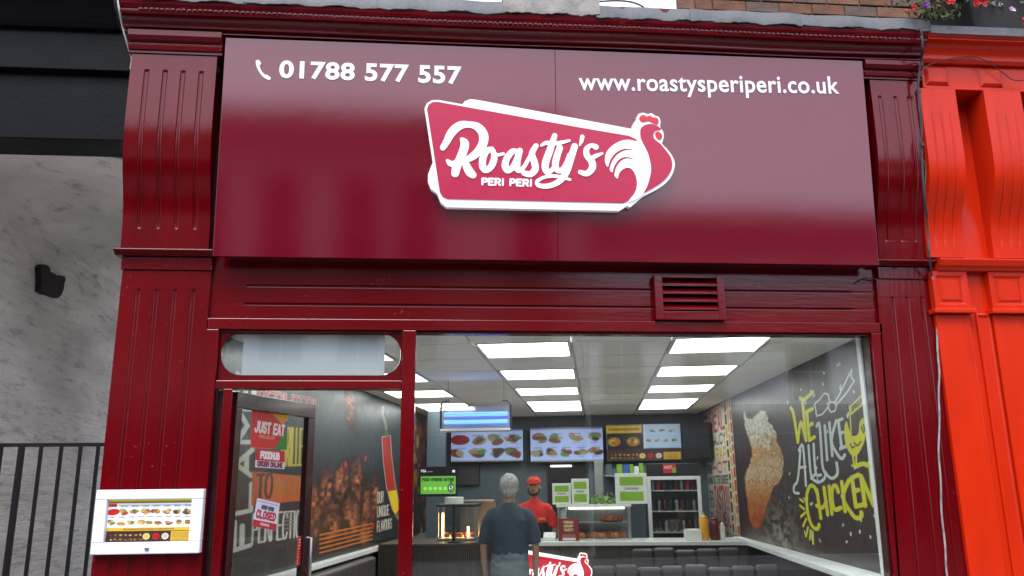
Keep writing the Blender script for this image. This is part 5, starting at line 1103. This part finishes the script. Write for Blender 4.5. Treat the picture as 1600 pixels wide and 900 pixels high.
# ---- heated case with warm lamps, drum lamp
hv = 4.25; u0, u1, z0, z1 = BR(684, 792, 742, 850, hv)
hc_ = thing('heated_case', 'glass heated case glowing orange on the ribbed counter', 'display case', I(((u0 + u1) / 2, hv, 1.0)))
z0 = 1.001
for x in (u0, u1):
    for v in (hv, hv + .35): MB(I).box(x - .01, x + .01, v - .01, v + .01, z0, z1).build('post', 'steel', hc_)
MB(I).box(u0 - .02, u1 + .02, hv - .02, hv + .37, z1, z1 + .03).build('lid', 'dark_metal', hc_, .004)
MB(I).box(u0 + .011, u1 - .011, hv + .012, hv + .34, z0, z0 + .03).build('tray', 'steel', hc_, .003)
MB(I).box(u0 + .011, u1 - .011, hv - .003, hv + .003, z0 + .031, z1 - .002).build('case_pane', 'thin_glass', hc_)
for x, zz_ in ((u0 + .04, .30), (u0 + .33, .15)): MB(I).tube([(x, hv + .1, z0 + .04), (x, hv + .1, z0 + zz_)], .011, 8).build('heat_lamp', 'warm_tube', hc_, smooth=60)
MB(I).tube([(u0 + .03, hv + .2, z0 + .05), (u1 - .04, hv + .2, z0 + .05)], .012, 8).build('heat_lamp', 'warm_tube', hc_, smooth=60)
for k in range(5):
    MB(I).lathe((u0 + .08 + k * .075, hv + .12 + .05 * (k % 2), z0 + .031), [(.0, 0), (.035, .005), (.045, .03), (.028, .055), (0, .06)], 9).build('food_piece', 'chicken', hc_, smooth=60)
dv = 3.98; c = IV(709, 851, dv); ztop_ = IV(709, 776.5, dv)[2]
dl = thing('drum_lamp', 'white drum on a dark post standing on the ribbed counter', 'lamp', I((c[0], dv, 1.0)))
MB(I).lathe((c[0], dv, 0), [(0, ztop_ - .075), (.10, ztop_ - .075), (.105, ztop_ - .07), (.105, ztop_ - .004), (.1, ztop_), (0, ztop_)], 24).build('drum', 'counter_white', dl, smooth=40)
MB(I).lathe((c[0], dv, 1.001), [(0, 0), (.07, 0), (.07, .012), (.018, .02), (.018, ztop_ - 1.077), (0, ztop_ - 1.077)], 16).build('post', 'dark_metal', dl, smooth=40)
# ---- glass food cabinet
gv = 4.55; u0, u1, z0, z1 = BR(871, 788, 986, 843, gv); z0 = 1.001
gc = thing('food_cabinet', 'steel framed glass cabinet with trays of chicken on the counter', 'display case', I(((u0 + u1) / 2, gv, 1.0)))
D_ = .1 + .35
for x in (u0, u1 - .035):
    for v in (gv - .0, gv + D_ - .035): MB(I).box(x, x + .035, v, v + .035, z0, z1 - .032).build('post', 'steel', gc, .003)
MB(I).box(u0 - .01, u1 + .01, gv - .01, gv + D_ + .01, z1 - .03, z1).build('top', 'counter_white', gc, .004)
MB(I).box(u0 - .001, u0 + .1, gv + .04, gv + D_ - .04, z0, z1 - .032).build('end_panel', 'counter_white', gc)
zm = IV(930, 817, gv)[2]
MB(I).box(u0 + .101, u1 - .036, gv + .02, gv + D_ - .02, zm - .008, zm + .004).build('shelf', 'steel', gc)
MB(I).box(u0 + .036, u1 - .036, gv + .001, gv + .006, z0, z1 - .033).build('front_pane', 'thin_glass', gc)
MB(I).box(u0 + .101, u1 - .036, gv + D_ - .02, gv + D_ - .01, z0, z1 - .033).build('back_panel', 'steel', gc)
MB(I).tube([(u0 + .12, gv + .3, z1 - .05), (u1 - .06, gv + .3, z1 - .05)], .012, 8).build('lamp_tube', 'cabinet_tube', gc, smooth=60)
r = random.Random(8)
for lev, n_, ur in ((z0, 15, (.22, .9)), (zm + .005, 6, (.62, .86))):
    for k in range(n_):
        x = u0 + (u1 - u0) * (ur[0] + (ur[1] - ur[0]) * (k + .5) / n_)
        MB(I).lathe((x, gv + r.uniform(.08, .3), lev), [(.0, 0), (.04, .006), (.05, .03), (.03, .055 + r.uniform(0, .02)), (0, .065)], 9).build('food_piece', 'chicken', gc, smooth=60)
# ---- boxes, greens
def carton(px, v, D, label, txt):
    u0, u1, z0, z1 = BR(*px, v); b = thing('carton', label, 'box', I(((u0 + u1) / 2, v, z0)), 'white and green cartons on the cabinet'); base_z = zcab
    dz = base_z - z0; z0 += dz; z1 += dz
    MB(I).box(u0, u1, v, v + D, z0, z1).build('body', 'card_white', b, .004)
    w_ = u1 - u0; h_ = z1 - z0
    for a_, c_ in ((.10, .40), (.60, .88)): MB(I).box(u0 + w_ * .13, u1 - w_ * .12, v - .0015, v - .0002, z0 + h_ * a_, z0 + h_ * c_).build('green_band', 'card_green', b)
    text3d(MB(I), txt, lambda x, y, d: (u0 + w_ * .27 + x, v - .0008 - d, z0 + h_ * .46 + y), w_ * .46, h_ * .075, .02, .001).build('lettering', 'ink_grey', b)
    return b
zcab = z1 + .001
carton((863, 755, 892, 788), gv + .06, .2, 'smaller white and green carton beside the taller one, nearest the worker', 'PERI')
carton((893, 748, 920, 788), gv + .03, .24, 'tall narrow white and green carton between small carton and greens', 'CHICKEN')
carton((962, 740, 1011, 788), gv + .02, .26, 'largest white and green carton, by the drinks fridge', 'CHICKEN')
u0, u1, z0, z1 = BR(921, 771, 962, 789, gv + .1)
mb = MB(I); r = random.Random(2)
for k in range(140):
    c = Vector((r.uniform(u0, u1), gv + .1 + r.uniform(-.05, .12), zcab + .012 + abs(r.gauss(0, .035)))); leaf(mb, c, r.uniform(.03, .07), r)
tag(mb.build('salad_heap', 'lettuce'), 'heap of green salad leaves between the cartons', 'salad')
# ---- drinks fridge
fv = 5.5; u0, u1, z0, z1 = BR(1012, 724, 1096, 843, fv)
fr = thing('drinks_fridge', 'upright drinks fridge with glass door and black header behind counter', 'fridge', I(((u0 + u1) / 2, fv, 0)))
D_ = .6; zh = IV(1050, 744, fv)[2]
MB(I).box(u0, u0 + .03, fv, fv + D_, .05, zh).box(u1 - .03, u1, fv, fv + D_, .05, zh).box(u0 + .031, u1 - .031, fv + D_ - .03, fv + D_, .05, zh).box(u0 + .031, u1 - .031, fv, fv + D_ - .031, .05, .3).build('body', 'black_plastic', fr)
MB(I).box(u0, u1, fv - .02, fv + D_, zh + .002, z1).build('header', 'black_plastic', fr, .005)
ux0, ux1 = IV(1036, 732, fv)[0], IV(1056, 732, fv)[0]; za, zb = IV(1046, 739, fv - .02)[2], IV(1046, 725, fv - .02)[2]
MB(I).box(ux0, ux1, fv - .026, fv - .021, za, zb).build('header_badge', 'logo_comb', fr); MB(I).box(ux1 - .045, ux1 - .003, fv - .0285, fv - .0265, za + .003, za + (zb - za) * .6).build('badge_corner', 'card_green', fr)
text3d(MB(I), 'HOT', lambda x, y, d: (ux0 + .012 + x, fv - .0265 - d, za + .05 + y), .1, .04, .02, .001).build('badge_lettering', 'card_white', fr)
w_ = .045
MB(I).box(u0, u0 + w_, fv - .045, fv - .001, .32, zh - .002).box(u1 - w_, u1, fv - .045, fv - .001, .32, zh - .002).box(u0 + w_, u1 - w_, fv - .045, fv - .001, zh - w_, zh - .002).box(u0 + w_, u1 - w_, fv - .045, fv - .001, .32, .32 + w_).build('door_frame', 'alu_white', fr, .004)
MB(I).box(u0 + w_, u1 - w_, fv - .03, fv - .024, .32 + w_, zh - w_).build('door_pane', 'thin_glass', fr)
for k, zs in enumerate((.42, .72, 1.02, 1.27, 1.52)):
    MB(I).box(u0 + .032, u1 - .032, fv + .03, fv + .5, zs - .012, zs).build('shelf', 'alu_white', fr)
    if zs < .9: continue
    n_ = 8
    for j in range(n_):
        x = u0 + .075 + (u1 - u0 - .15) * j / (n_ - 1); mt = ('ketchup', 'ketchup', 'logo_comb', 'dark_metal', 'steel')[(j * 3 + k) % 5] if zs > 1.4 else ('dark_metal', 'steel', 'ketchup')[(j + k) % 3]
        tg = tag(MB(I).lathe((x, fv + .1 + .03 * (j % 2), zs + .001), [(0, 0), (.026, 0), (.027, .10), (.024, .12), (.010, .155 if zs > 1.4 else .13), (.010, .18 if zs > 1.4 else .135), (0, .182 if zs > 1.4 else .136)], 10).build('drink_bottle' if zs > 1.4 else 'drink_can', mt, smooth=50), (('%s drink bottle from the left on the top shelf of the fridge' if zs > 1.4 else '%s drink can from the left on the ' + ('middle' if zs > 1.2 else 'lowest filled') + ' fridge shelf') % ORD[j]), 'bottle' if zs > 1.4 else 'can', 'bottles on the top fridge shelf' if zs > 1.4 else 'cans on the lower fridge shelves')
# ---- kitchen back
u0, u1, z0, z1 = BR(856, 726, 918, 800, 7.17); tag(MB(I).box(u0, u1, 7.15, 7.197, .0, z1).build('kitchen_doorway', 'black_plastic'), 'dark kitchen doorway in the slate back wall behind the cartons', 'doorway')
tag(MB(I).tube([(u0 + .05, 7.1, z1 - .02), (u0 + .36, 7.1, z1 - .02)], .014, 8).build('strip_light', 'cabinet_tube', smooth=60), 'short white strip light at the top of the kitchen doorway', 'light')
u0, u1, z0, z1 = BR(929, 720, 944, 800, 6.5); tag(MB(I).box(u0, u1, 6.5, 6.62, 0, z1).build('steel_column', 'steel', bevel=.01), 'upright steel column beside the kitchen doorway', 'column')
u0, u1, z0, z1 = BR(945, 720, 1008, 742, 6.2)
sh = thing('wall_shelf', 'high shelf of packets behind the largest carton', 'shelf', I(((u0 + u1) / 2, 6.2, z0)))
MB(I).box(u0, u1, 6.2, 7.19, z0 - .02, z0).build('board', 'steel', sh, .003)
r = random.Random(12); x = u0 + .02; pk = 0
while x < u1 - .06:
    w_ = r.uniform(.05, .1); tag(MB(I).box(x, min(x + w_, u1), 6.23, 6.4, z0 + .001, z0 + r.uniform(.08, .17)).build('food_packet', r.choice(('card_green', 'card_white', 'slate_wall', 'card_green', 'blue_sign')), bevel=.004), '%s small food packet from the left on the high shelf behind the counter' % ORD[pk], 'packet', 'packets on the high shelf'); x += w_ + .006; pk += 1
u0, u1, z0, z1 = BR(694, 690, 748, 758, 7.1); tag(MB(I).box(u0, u1, 7.12, 7.197, z0, z1).build('dark_panel', 'dark_wall', bevel=.004), 'dark brown panel under the menu screen at the left of the back wall', 'panel')
u0, u1, z0, z1 = BR(667, 655, 693, 735, 5.9); tag(MB(I).box(u0, u1, 5.9, 6.1, 0, CH - .003).build('slate_pillar', 'slate_wall', bevel=.006), 'slate grey pillar beside the left wall mural', 'pillar')
u0, u1, z0, z1 = BR(715, 764, 775, 784, 6.8); tag(MB(I).box(u0, u1, 6.6, 6.9, z0, z0 + .03).box(u0 + .02, u1 - .02, 6.88, 6.9, 0, z0 - .001).build('back_worktop', 'steel', bevel=.003), 'steel back worktop beyond the heated case', 'worktop')
# ---- small things on the counter
def on_counter(px, v, D): u0, u1, z0, z1 = BR(*px, v); return u0, u1, 1.001, 1.001 + (z1 - z0)
u0, u1, z0, z1 = on_counter((873, 808, 904, 843), 4.2, 0)
fh = thing('leaflet_holder', 'red leaflet holder standing on the counter by the worker', 'leaflet holder', I(((u0 + u1) / 2, 4.2, 1.0)))
cv = Canvas(u0, u1, z0, z1, .004, (.50, .09, .10)); W_, H_ = u1 - u0, z1 - z0; cv.rect(u0 + .18 * W_, u0 + .84 * W_, z0 + .30 * H_, z0 + .95 * H_, (.42, .20, .14))
for k, st_ in enumerate(('FRESH', 'CRISP', 'TASTY')): cv.text(st_, (u0 + .27 * W_, z0 + (.78 - k * .17) * H_), (W_ * .45, 0), (0, H_ * .09), .004, (.86, .74, .55))
cv.rect(u0 + .18 * W_, u0 + .84 * W_, z0 + .02 * H_, z0 + .14 * H_, (.8, .8, .78)); cv.rect(u0 + .18 * W_, u0 + .84 * W_, z0 + .14 * H_, z0 + .30 * H_, (.62, .32, .34))
cv.mesh('leaflet', lambda x, y: I((x, 4.2 + (y - z0) * .12, y)), 'print_matt', fh)
MB(I).hexa([(u0 - .004, 4.202, z0), (u1 + .004, 4.202, z0), (u1 + .004, 4.26, z0), (u0 - .004, 4.26, z0)], [(u0 - .004, 4.202 + H_ * .12, z1), (u1 + .004, 4.202 + H_ * .12, z1), (u1 + .004, 4.225 + H_ * .12, z1), (u0 - .004, 4.225 + H_ * .12, z1)]).build('holder', 'ketchup', fh, .002)
u0, u1, z0, z1 = on_counter((849, 833, 868, 843), 4.25, 0); tag(MB(I).hexa([(u0, 4.22, z0), (u1, 4.22, z0), (u1, 4.34, z0), (u0, 4.34, z0)], [(u0, 4.22, z0 + .04), (u1, 4.22, z0 + .04), (u1, 4.34, z1 + .02), (u0, 4.34, z1 + .02)]).build('card_reader', 'card_white', bevel=.006), 'small white card reader on the counter in front of the worker', 'card reader')
u0, u1, z0, z1 = on_counter((1070, 826, 1096, 842), 4.22, 0); nb = thing('napkin_box', 'white napkin box on the counter beside the sauce bottles', 'box', I((u0, 4.22, 1.0)))
MB(I).box(u0, u1, 4.2, 4.34, z0, z1).build('box_body', 'card_white', nb, .004); MB(I).box(u0 + .02, u1 - .02, 4.24, 4.30, z1 + .0005, z1 + .012).build('napkin_stack', 'counter_white', nb)
for px, mat, mat2, lab, nm in (((1092, 799, 1108, 842), 'mustard', 'mustard', 'yellow mustard squeeze bottle on the counter', 'mustard_bottle'), ((1109, 803, 1124, 842), 'ketchup', 'ketchup', 'dark red ketchup squeeze bottle between mustard and white bottle', 'ketchup_bottle'), ((1124, 811, 1133, 840), 'cream_plastic', 'cream_plastic', 'small white sauce bottle at the wall end of the counter', 'sauce_bottle')):
    u0, u1, z0, z1 = on_counter(px, 4.26, 0); R_ = (u1 - u0) / 2; H_ = z1 - z0; b = thing(nm, lab, 'bottle', I(((u0 + u1) / 2, 4.26, 1.0)))
    MB(I).lathe(((u0 + u1) / 2, 4.26, z0), [(0, 0), (R_ * .9, 0), (R_, .01), (R_ * .97, H_ * .35), (R_ * .92, H_ * .5), (R_, H_ * .72), (R_ * .8, H_ * .78), (0, H_ * .785)], 20).build('bottle_body', mat, b, smooth=40)
    MB(I).lathe(((u0 + u1) / 2, 4.26, z0 + H_ * .786), [(0, 0), (R_ * .72, 0), (R_ * .72, H_ * .07), (R_ * .3, H_ * .10), (R_ * .12, H_ * .2), (0, H_ * .205)], 16).build('nozzle', mat2, b, smooth=40)
# ---- lit rooster sign on the counter front (same drawing as the fascia logo)
pl_, pr_ = IV(925, 880, CVF - .02), IV(905, 864, CVF - .02)
lg = thing('counter_sign', 'small lit red and white rooster sign on the counter front', 'sign', I((.1, CVF, .6)))
kx = .55; lxr = LZ(1527, 432)[0]; lyt = LZ(1368, 117)[1]; ztl = IV(908, 864, CVF - .02)[2]
logo(lg, lambda x, y, d: I((pl_[0] + (x - lxr) * kx, CVF - .005 - d * .5 + .045, ztl + (y - lyt) * kx)), ('neon_white', 'neon_red', 'neon_red'), .012)
# ---- benches
def bench(label, uL, uR_, v, ztop, segs, face):
    t = thing('bench', label, 'bench', I(((uL + uR_) / 2, v, 0)), 'padded benches'); w_ = (uR_ - uL) / segs
    MB(I).box(uL, uR_, v + .08, v + .14, .05, ztop - .03).build('back_board', 'dark_wall', t)
    seat_v = (v + .145, v + .58) if face > 0 else (v - .45, v + .0)
    MB(I).box(uL + .02, uR_ - .02, *seat_v, .0, .36).build('plinth', 'dark_wall', t); MB(I).box(uL, uR_, *seat_v, .362, .46).build('seat', 'leather', t, .03, segs=4)
    for k in range(segs):
        MB(I).box(uL + k * w_ + .004, uL + (k + 1) * w_ - .004, v + .002, v + .079, .47, ztop + .012 * math.sin(k * 2.1)).build('back_cushion', 'leather', t, .028, segs=4)
    return t
a, b = IZ(925, 885, .9), IZ(1196, 885, .9)
bench('nearer padded grey brown bench back in the middle of the room', a[0], b[0] + .12, a[1], .9, 8, 1)
a, b = IZ(985, 859, .92), IZ(1146, 859, .92)
bench('padded bench against the counter front, behind the nearer bench', a[0], b[0], 3.55, IV(1060, 858, 3.55)[2], 5, -1)
a = IU(560, 880, -1.2); t = thing('wall_bench', 'dark padded bench along the left wall under the white ledge', 'bench', I((-1.2, 2.6, 0)))
MB(I).box(-1.437, -1.30, 1.0, 3.5, .3, .90).build('back_cushion', 'leather', t, .03, segs=4); MB(I).box(-1.298, -.9, 1.0, 3.5, .36, .46).build('seat', 'leather', t, .03, segs=4); MB(I).box(-1.298, -.93, 1.02, 3.48, 0, .358).build('plinth', 'dark_wall', t)

# ================================================================== PEOPLE
def ellip(mb, c, rx, ry, rz, n=16, m=10):
    rings = []
    for j in range(1, m):
        a = -math.pi / 2 + math.pi * j / m; rings.append([(c[0] + rx * math.cos(a) * math.cos(2 * math.pi * i / n), c[1] + ry * math.cos(a) * math.sin(2 * math.pi * i / n), c[2] + rz * math.sin(a)) for i in range(n)])
    mb.loft(rings); return mb
def rings(mb, L, n=20): mb.loft([[(c[0] + rx * math.cos(2 * math.pi * i / n), c[1] + ry * math.sin(2 * math.pi * i / n), c[2]) for i in range(n)] for c, rx, ry in L]); return mb
def fuse(mb, name, mat, parent, voxel=.011, it=5):      # weld overlapping closed pieces into one skin
    o = mb.build(name, mat, parent); m1 = o.modifiers.new('r', 'REMESH'); m1.mode = 'VOXEL'; m1.voxel_size = voxel; m2 = o.modifiers.new('s', 'SMOOTH'); m2.factor = .5; m2.iterations = it
    dg = bpy.context.evaluated_depsgraph_get(); me = bpy.data.meshes.new_from_object(o.evaluated_get(dg)); o.modifiers.clear(); o.data = me; me.polygons.foreach_set('use_smooth', [True] * len(me.polygons))
    return o
def hand(mb, w_, d_, side):       # wrist w_, pointing along d_ (unit), thumb to the given side
    w_, d_ = Vector(w_), Vector(d_).normalized(); a = Vector((0, 1, 0)); a = (a - d_ * a.dot(d_)).normalized(); b = d_.cross(a)
    mb.tube([tuple(w_), tuple(w_ + d_ * .03), tuple(w_ + d_ * .085)], [.024, .032, .030])
    for k, (off, ln) in enumerate(((-.027, .062), (-.009, .075), (.009, .08), (.026, .07))):
        p = w_ + d_ * .08 + a * off; mb.tube([tuple(p), tuple(p + d_ * ln * .5 + b * side * .006), tuple(p + d_ * ln * .85 + b * side * .022), tuple(p + d_ * ln + b * side * .036)], [.010, .0095, .009, .007], 7)
    p = w_ + d_ * .03 + a * .026; mb.tube([tuple(p), tuple(p + d_ * .03 + a * .02), tuple(p + d_ * .062 + a * .022 + b * side * .01)], [.012, .011, .008], 7)
def person(label, u0, v0, ht, face, skin, shirt, trous, back):
    t = thing('person', label, 'person', I((u0, v0, 0))); k = ht / 1.72
    nar = lambda z: 1 - (1 - back) * min(1, max(0, (1.52 - z) / .08))      # shoulder breadth
    X = lambda p: I((u0 + face * p[0] * k * nar(p[2]), v0 + face * p[1] * k, p[2] * k)); return t, X
def folds(o, scale=.07, strength=.014):
    tx = bpy.data.textures.new('cloth_folds', 'CLOUDS'); tx.noise_scale = scale; tx.noise_depth = 2; d = o.modifiers.new('folds', 'DISPLACE'); d.texture = tx; d.strength = strength; d.mid_level = .5
# the customer, seen from behind
man_u = IV(796, 800, 2.25)[0]
t, X = person('grey haired person in a dark shirt seen from behind at the counter', man_u, 2.25, 1.70, 1, 'skin', 'navy_cloth', 'dark_denim', .84)
mb = MB(X)
ellip(mb, (0, .005, 1.60), .074, .095, .112); ellip(mb, (0, .045, 1.545), .056, .06, .065); rings(mb, [((0, -.005, 1.40), .075, .075), ((0, .0, 1.46), .060, .062), ((0, .005, 1.55), .055, .06)])
for s_ in (-1, 1): ellip(mb, (s_ * .078, .0, 1.585), .012, .022, .032); mb.tube([(s_ * .20, 0, 1.38), (s_ * .255, -.005, 1.24), (s_ * .275, -.015, 1.10), (s_ * .272, .01, .97), (s_ * .265, .045, .865)], [.036, .036, .038, .036, .028], 10); hand(mb, (s_ * .265, .048, .86), (0, .12, -1), -s_)
rings(mb, [((0, 0, .95), .16, .10), ((0, 0, 1.15), .16, .10), ((0, 0, 1.36), .19, .10), ((0, 0, 1.42), .09, .07)])
for s_ in (-1, 1): mb.tube([(s_ * .09, 0, .98), (s_ * .10, .01, .5), (s_ * .105, -.01, .10)], [.085, .06, .045], 12); ellip(mb, (s_ * .105, .05, .05), .045, .12, .045)
ellip(mb, (0, .10, 1.585), .013, .02, .022)
fuse(mb, 'body', 'skin', t, .009, 4)
mb = MB(X); ellip(mb, (0, -.012, 1.628), .088, .102, .098, 20, 14); ellip(mb, (0, -.045, 1.57), .072, .055, .062, 20, 12); hr = fuse(mb, 'hair', 'hair_grey', t, .007, 2)
tx_ = bpy.data.textures.new('hair_tufts', 'CLOUDS'); tx_.noise_scale = .02; dm = hr.modifiers.new('tufts', 'DISPLACE'); dm.texture = tx_; dm.strength = .016; dm.mid_level = .6
mb = MB(X)
rings(mb, [((0, 0, 1.03), .198, .132), ((0, 0, 1.10), .196, .13), ((0, -.01, 1.22), .202, .13), ((0, -.015, 1.32), .205, .126), ((0, -.01, 1.38), .175, .112), ((0, -.005, 1.425), .125, .092), ((0, 0, 1.46), .080, .078), ((0, 0, 1.475), .07, .07)])
for s_ in (-1, 1): mb.tube([(s_ * .11, -.005, 1.385), (s_ * .18, -.005, 1.362), (s_ * .232, -.008, 1.29), (s_ * .262, -.01, 1.20), (s_ * .276, -.012, 1.12)], [.055, .066, .068, .064, .060], 14)
folds(fuse(mb, 'shirt', 'navy_cloth', t, .011, 5), .09, .016)
mb = MB(X); rings(mb, [((0, 0, .84), .205, .145), ((0, 0, .90), .208, .15), ((0, 0, .97), .203, .142), ((0, 0, 1.06), .194, .128)]); SPEC['lit_cloth'] = dict(col=(.13, .165, .175), rough=.85, var=.3, scale=9, bump=.6, bscale=18, stretch=(1, 1, 2)); folds(fuse(mb, 'shirt_lit_band', 'lit_cloth', t, .011, 4), .05, .022)  # lower part of the shirt: light from the window reflection put into paler cloth
mb = MB(X); rings(mb, [((0, 0, .80), .18, .125), ((0, 0, .9), .185, .125), ((0, 0, .98), .175, .118)])
for s_ in (-1, 1): mb.tube([(s_ * .09, 0, .86), (s_ * .10, .01, .5), (s_ * .105, -.005, .07)], [.105, .082, .068], 14)
fuse(mb, 'trousers', 'dark_denim', t, .013, 5)
mb = MB(X)
for s_ in (-1, 1): ellip(mb, (s_ * .105, .055, .05), .055, .14, .05)
fuse(mb, 'shoes', 'black_cloth', t, .011, 3)
# the server behind the counter, facing the street
wv_ = 5.0; c = IV(834, 745, wv_)
t, X = person('person in red cap and red polo shirt standing behind the counter', c[0], wv_, c[2], -1, 'skin_tan', 'red_cloth', 'black_cloth', .92)
mb = MB(X)
ellip(mb, (0, .0, 1.60), .074, .095, .112); ellip(mb, (0, .045, 1.535), .054, .056, .062); rings(mb, [((0, -.01, 1.38), .075, .075), ((0, -.01, 1.45), .06, .062), ((0, 0, 1.55), .055, .06)])
mb.tube([(0, .085, 1.625), (0, .103, 1.60), (0, .118, 1.578), (0, .10, 1.568)], [.009, .012, .016, .012], 8)
for s_ in (-1, 1): ellip(mb, (s_ * .078, .0, 1.585), .012, .022, .032); ellip(mb, (s_ * .03, .088, 1.638), .022, .012, .008)
mb.tube([(-.20, 0, 1.36), (-.25, .0, 1.22), (-.268, .02, 1.09), (-.262, .06, .97), (-.25, .11, .88)], [.036, .036, .038, .035, .028], 10); hand(mb, (-.25, .11, .88), (.05, .35, -1), 1)
mb.tube([(.20, 0, 1.36), (.25, .0, 1.22), (.262, .03, 1.09), (.20, .15, 1.05), (.14, .22, 1.05)], [.036, .036, .038, .035, .028], 10); hand(mb, (.14, .22, 1.05), (-.2, 1, 0), -1)
rings(mb, [((0, 0, .95), .15, .10), ((0, 0, 1.15), .15, .10), ((0, 0, 1.34), .18, .10), ((0, 0, 1.40), .09, .07)])
for s_ in (-1, 1): mb.tube([(s_ * .09, 0, .98), (s_ * .10, .01, .5), (s_ * .105, -.01, .10)], [.085, .06, .045], 12); ellip(mb, (s_ * .105, .05, .05), .045, .12, .045)
fuse(mb, 'body', 'skin_tan', t, .008, 3)
for s_ in (-1, 1): ellip(MB(X), (s_ * .031, .090, 1.622), .011, .009, .007).build('eye', 'eye', t, smooth=60)
mb = MB(X); mb.tube([(-.05, .075, 1.535), (-.035, .094, 1.515), (0, .108, 1.505), (.035, .094, 1.515), (.05, .075, 1.535)], [.014, .018, .022, .018, .014], 8); mb.tube([(-.03, .098, 1.558), (0, .112, 1.56), (.03, .098, 1.558)], [.006, .009, .006], 8); mb.tube([(-.066, .03, 1.59), (-.06, .05, 1.545), (-.04, .085, 1.51)], [.012, .015, .016], 8); mb.tube([(.066, .03, 1.59), (.06, .05, 1.545), (.04, .085, 1.51)], [.012, .015, .016], 8)
fuse(mb, 'beard', 'hair_black', t, .006, 2)
mb = MB(X); mb.tube([(-.045, .086, 1.645), (-.02, .098, 1.648)], .006, 6).tube([(.045, .086, 1.645), (.02, .098, 1.648)], .006, 6); ellip(mb, (0, -.03, 1.60), .081, .08, .07); fuse(mb, 'hair', 'hair_black', t, .006, 2)
mb = MB(X); rings(mb, [((0, 0, 1.645), .086, .106), ((0, -.002, 1.68), .084, .102), ((0, -.006, 1.705), .066, .084), ((0, -.008, 1.72), .03, .04)], 24); mb.loft([[(x * .075, y0_, z_) for x, y0_, z_ in ((-1, .06, 1.648), (-.6, .135, 1.638), (0, .165, 1.636), (.6, .135, 1.638), (1, .06, 1.648))] + [(x * .075, y0_, z_) for x, y0_, z_ in ((1, .06, 1.66), (0, .07, 1.66), (-1, .06, 1.66))][:0], [(x * .075, y0_, z_ + .012) for x, y0_, z_ in ((-1, .06, 1.648), (-.6, .135, 1.638), (0, .165, 1.636), (.6, .135, 1.638), (1, .06, 1.648))]])
cap = mb.build('cap', 'red_cloth', t, smooth=50)
text3d(MB(lambda p: X((-p[0], p[1], p[2]))), 'HOT', lambda x, y, d: (-.028 + x, .100 + d - abs(x - .028) * .12, 1.668 + y), .056, .02, .03, .004).build('cap_badge', 'mustard', cap)
mb = MB(X)
rings(mb, [((0, 0, .92), .185, .125), ((0, 0, 1.10), .182, .125), ((0, -.0, 1.22), .195, .128), ((0, -.01, 1.30), .196, .122), ((0, -.01, 1.36), .168, .108), ((0, -.01, 1.405), .12, .09), ((0, -.01, 1.44), .08, .078), ((0, -.01, 1.455), .07, .07)])
for s_ in (-1, 1): mb.tube([(s_ * .10, -.005, 1.365), (s_ * .17, -.005, 1.342), (s_ * .22, -.0, 1.27), (s_ * .248, .005, 1.18), (s_ * .256, .015, 1.12)], [.055, .064, .065, .06, .056], 14)
sh_ = fuse(mb, 'polo_shirt', 'red_cloth', t, .011, 4); folds(sh_, .06, .014)
text3d(MB(X), 'PERI', lambda x, y, d: (-.15 + x * 1, .131 - abs(x - .0) * .05 + d, 1.215 + y), .085, .025, .03, .003).build('shirt_badge', 'mustard', sh_)
mb = MB(X); rings(mb, [((0, .004, .70), .2, .135), ((0, .004, 1.0), .192, .132), ((0, .006, 1.19), .192, .132)]); fuse(mb, 'apron', 'black_cloth', t, .011, 3)
mb = MB(X)
for s_ in (-1, 1): mb.tube([(s_ * .09, 0, .92), (s_ * .10, .01, .5), (s_ * .105, -.005, .04)], [.105, .08, .066], 14)
fuse(mb, 'trousers', 'black_cloth', t, .013, 4)
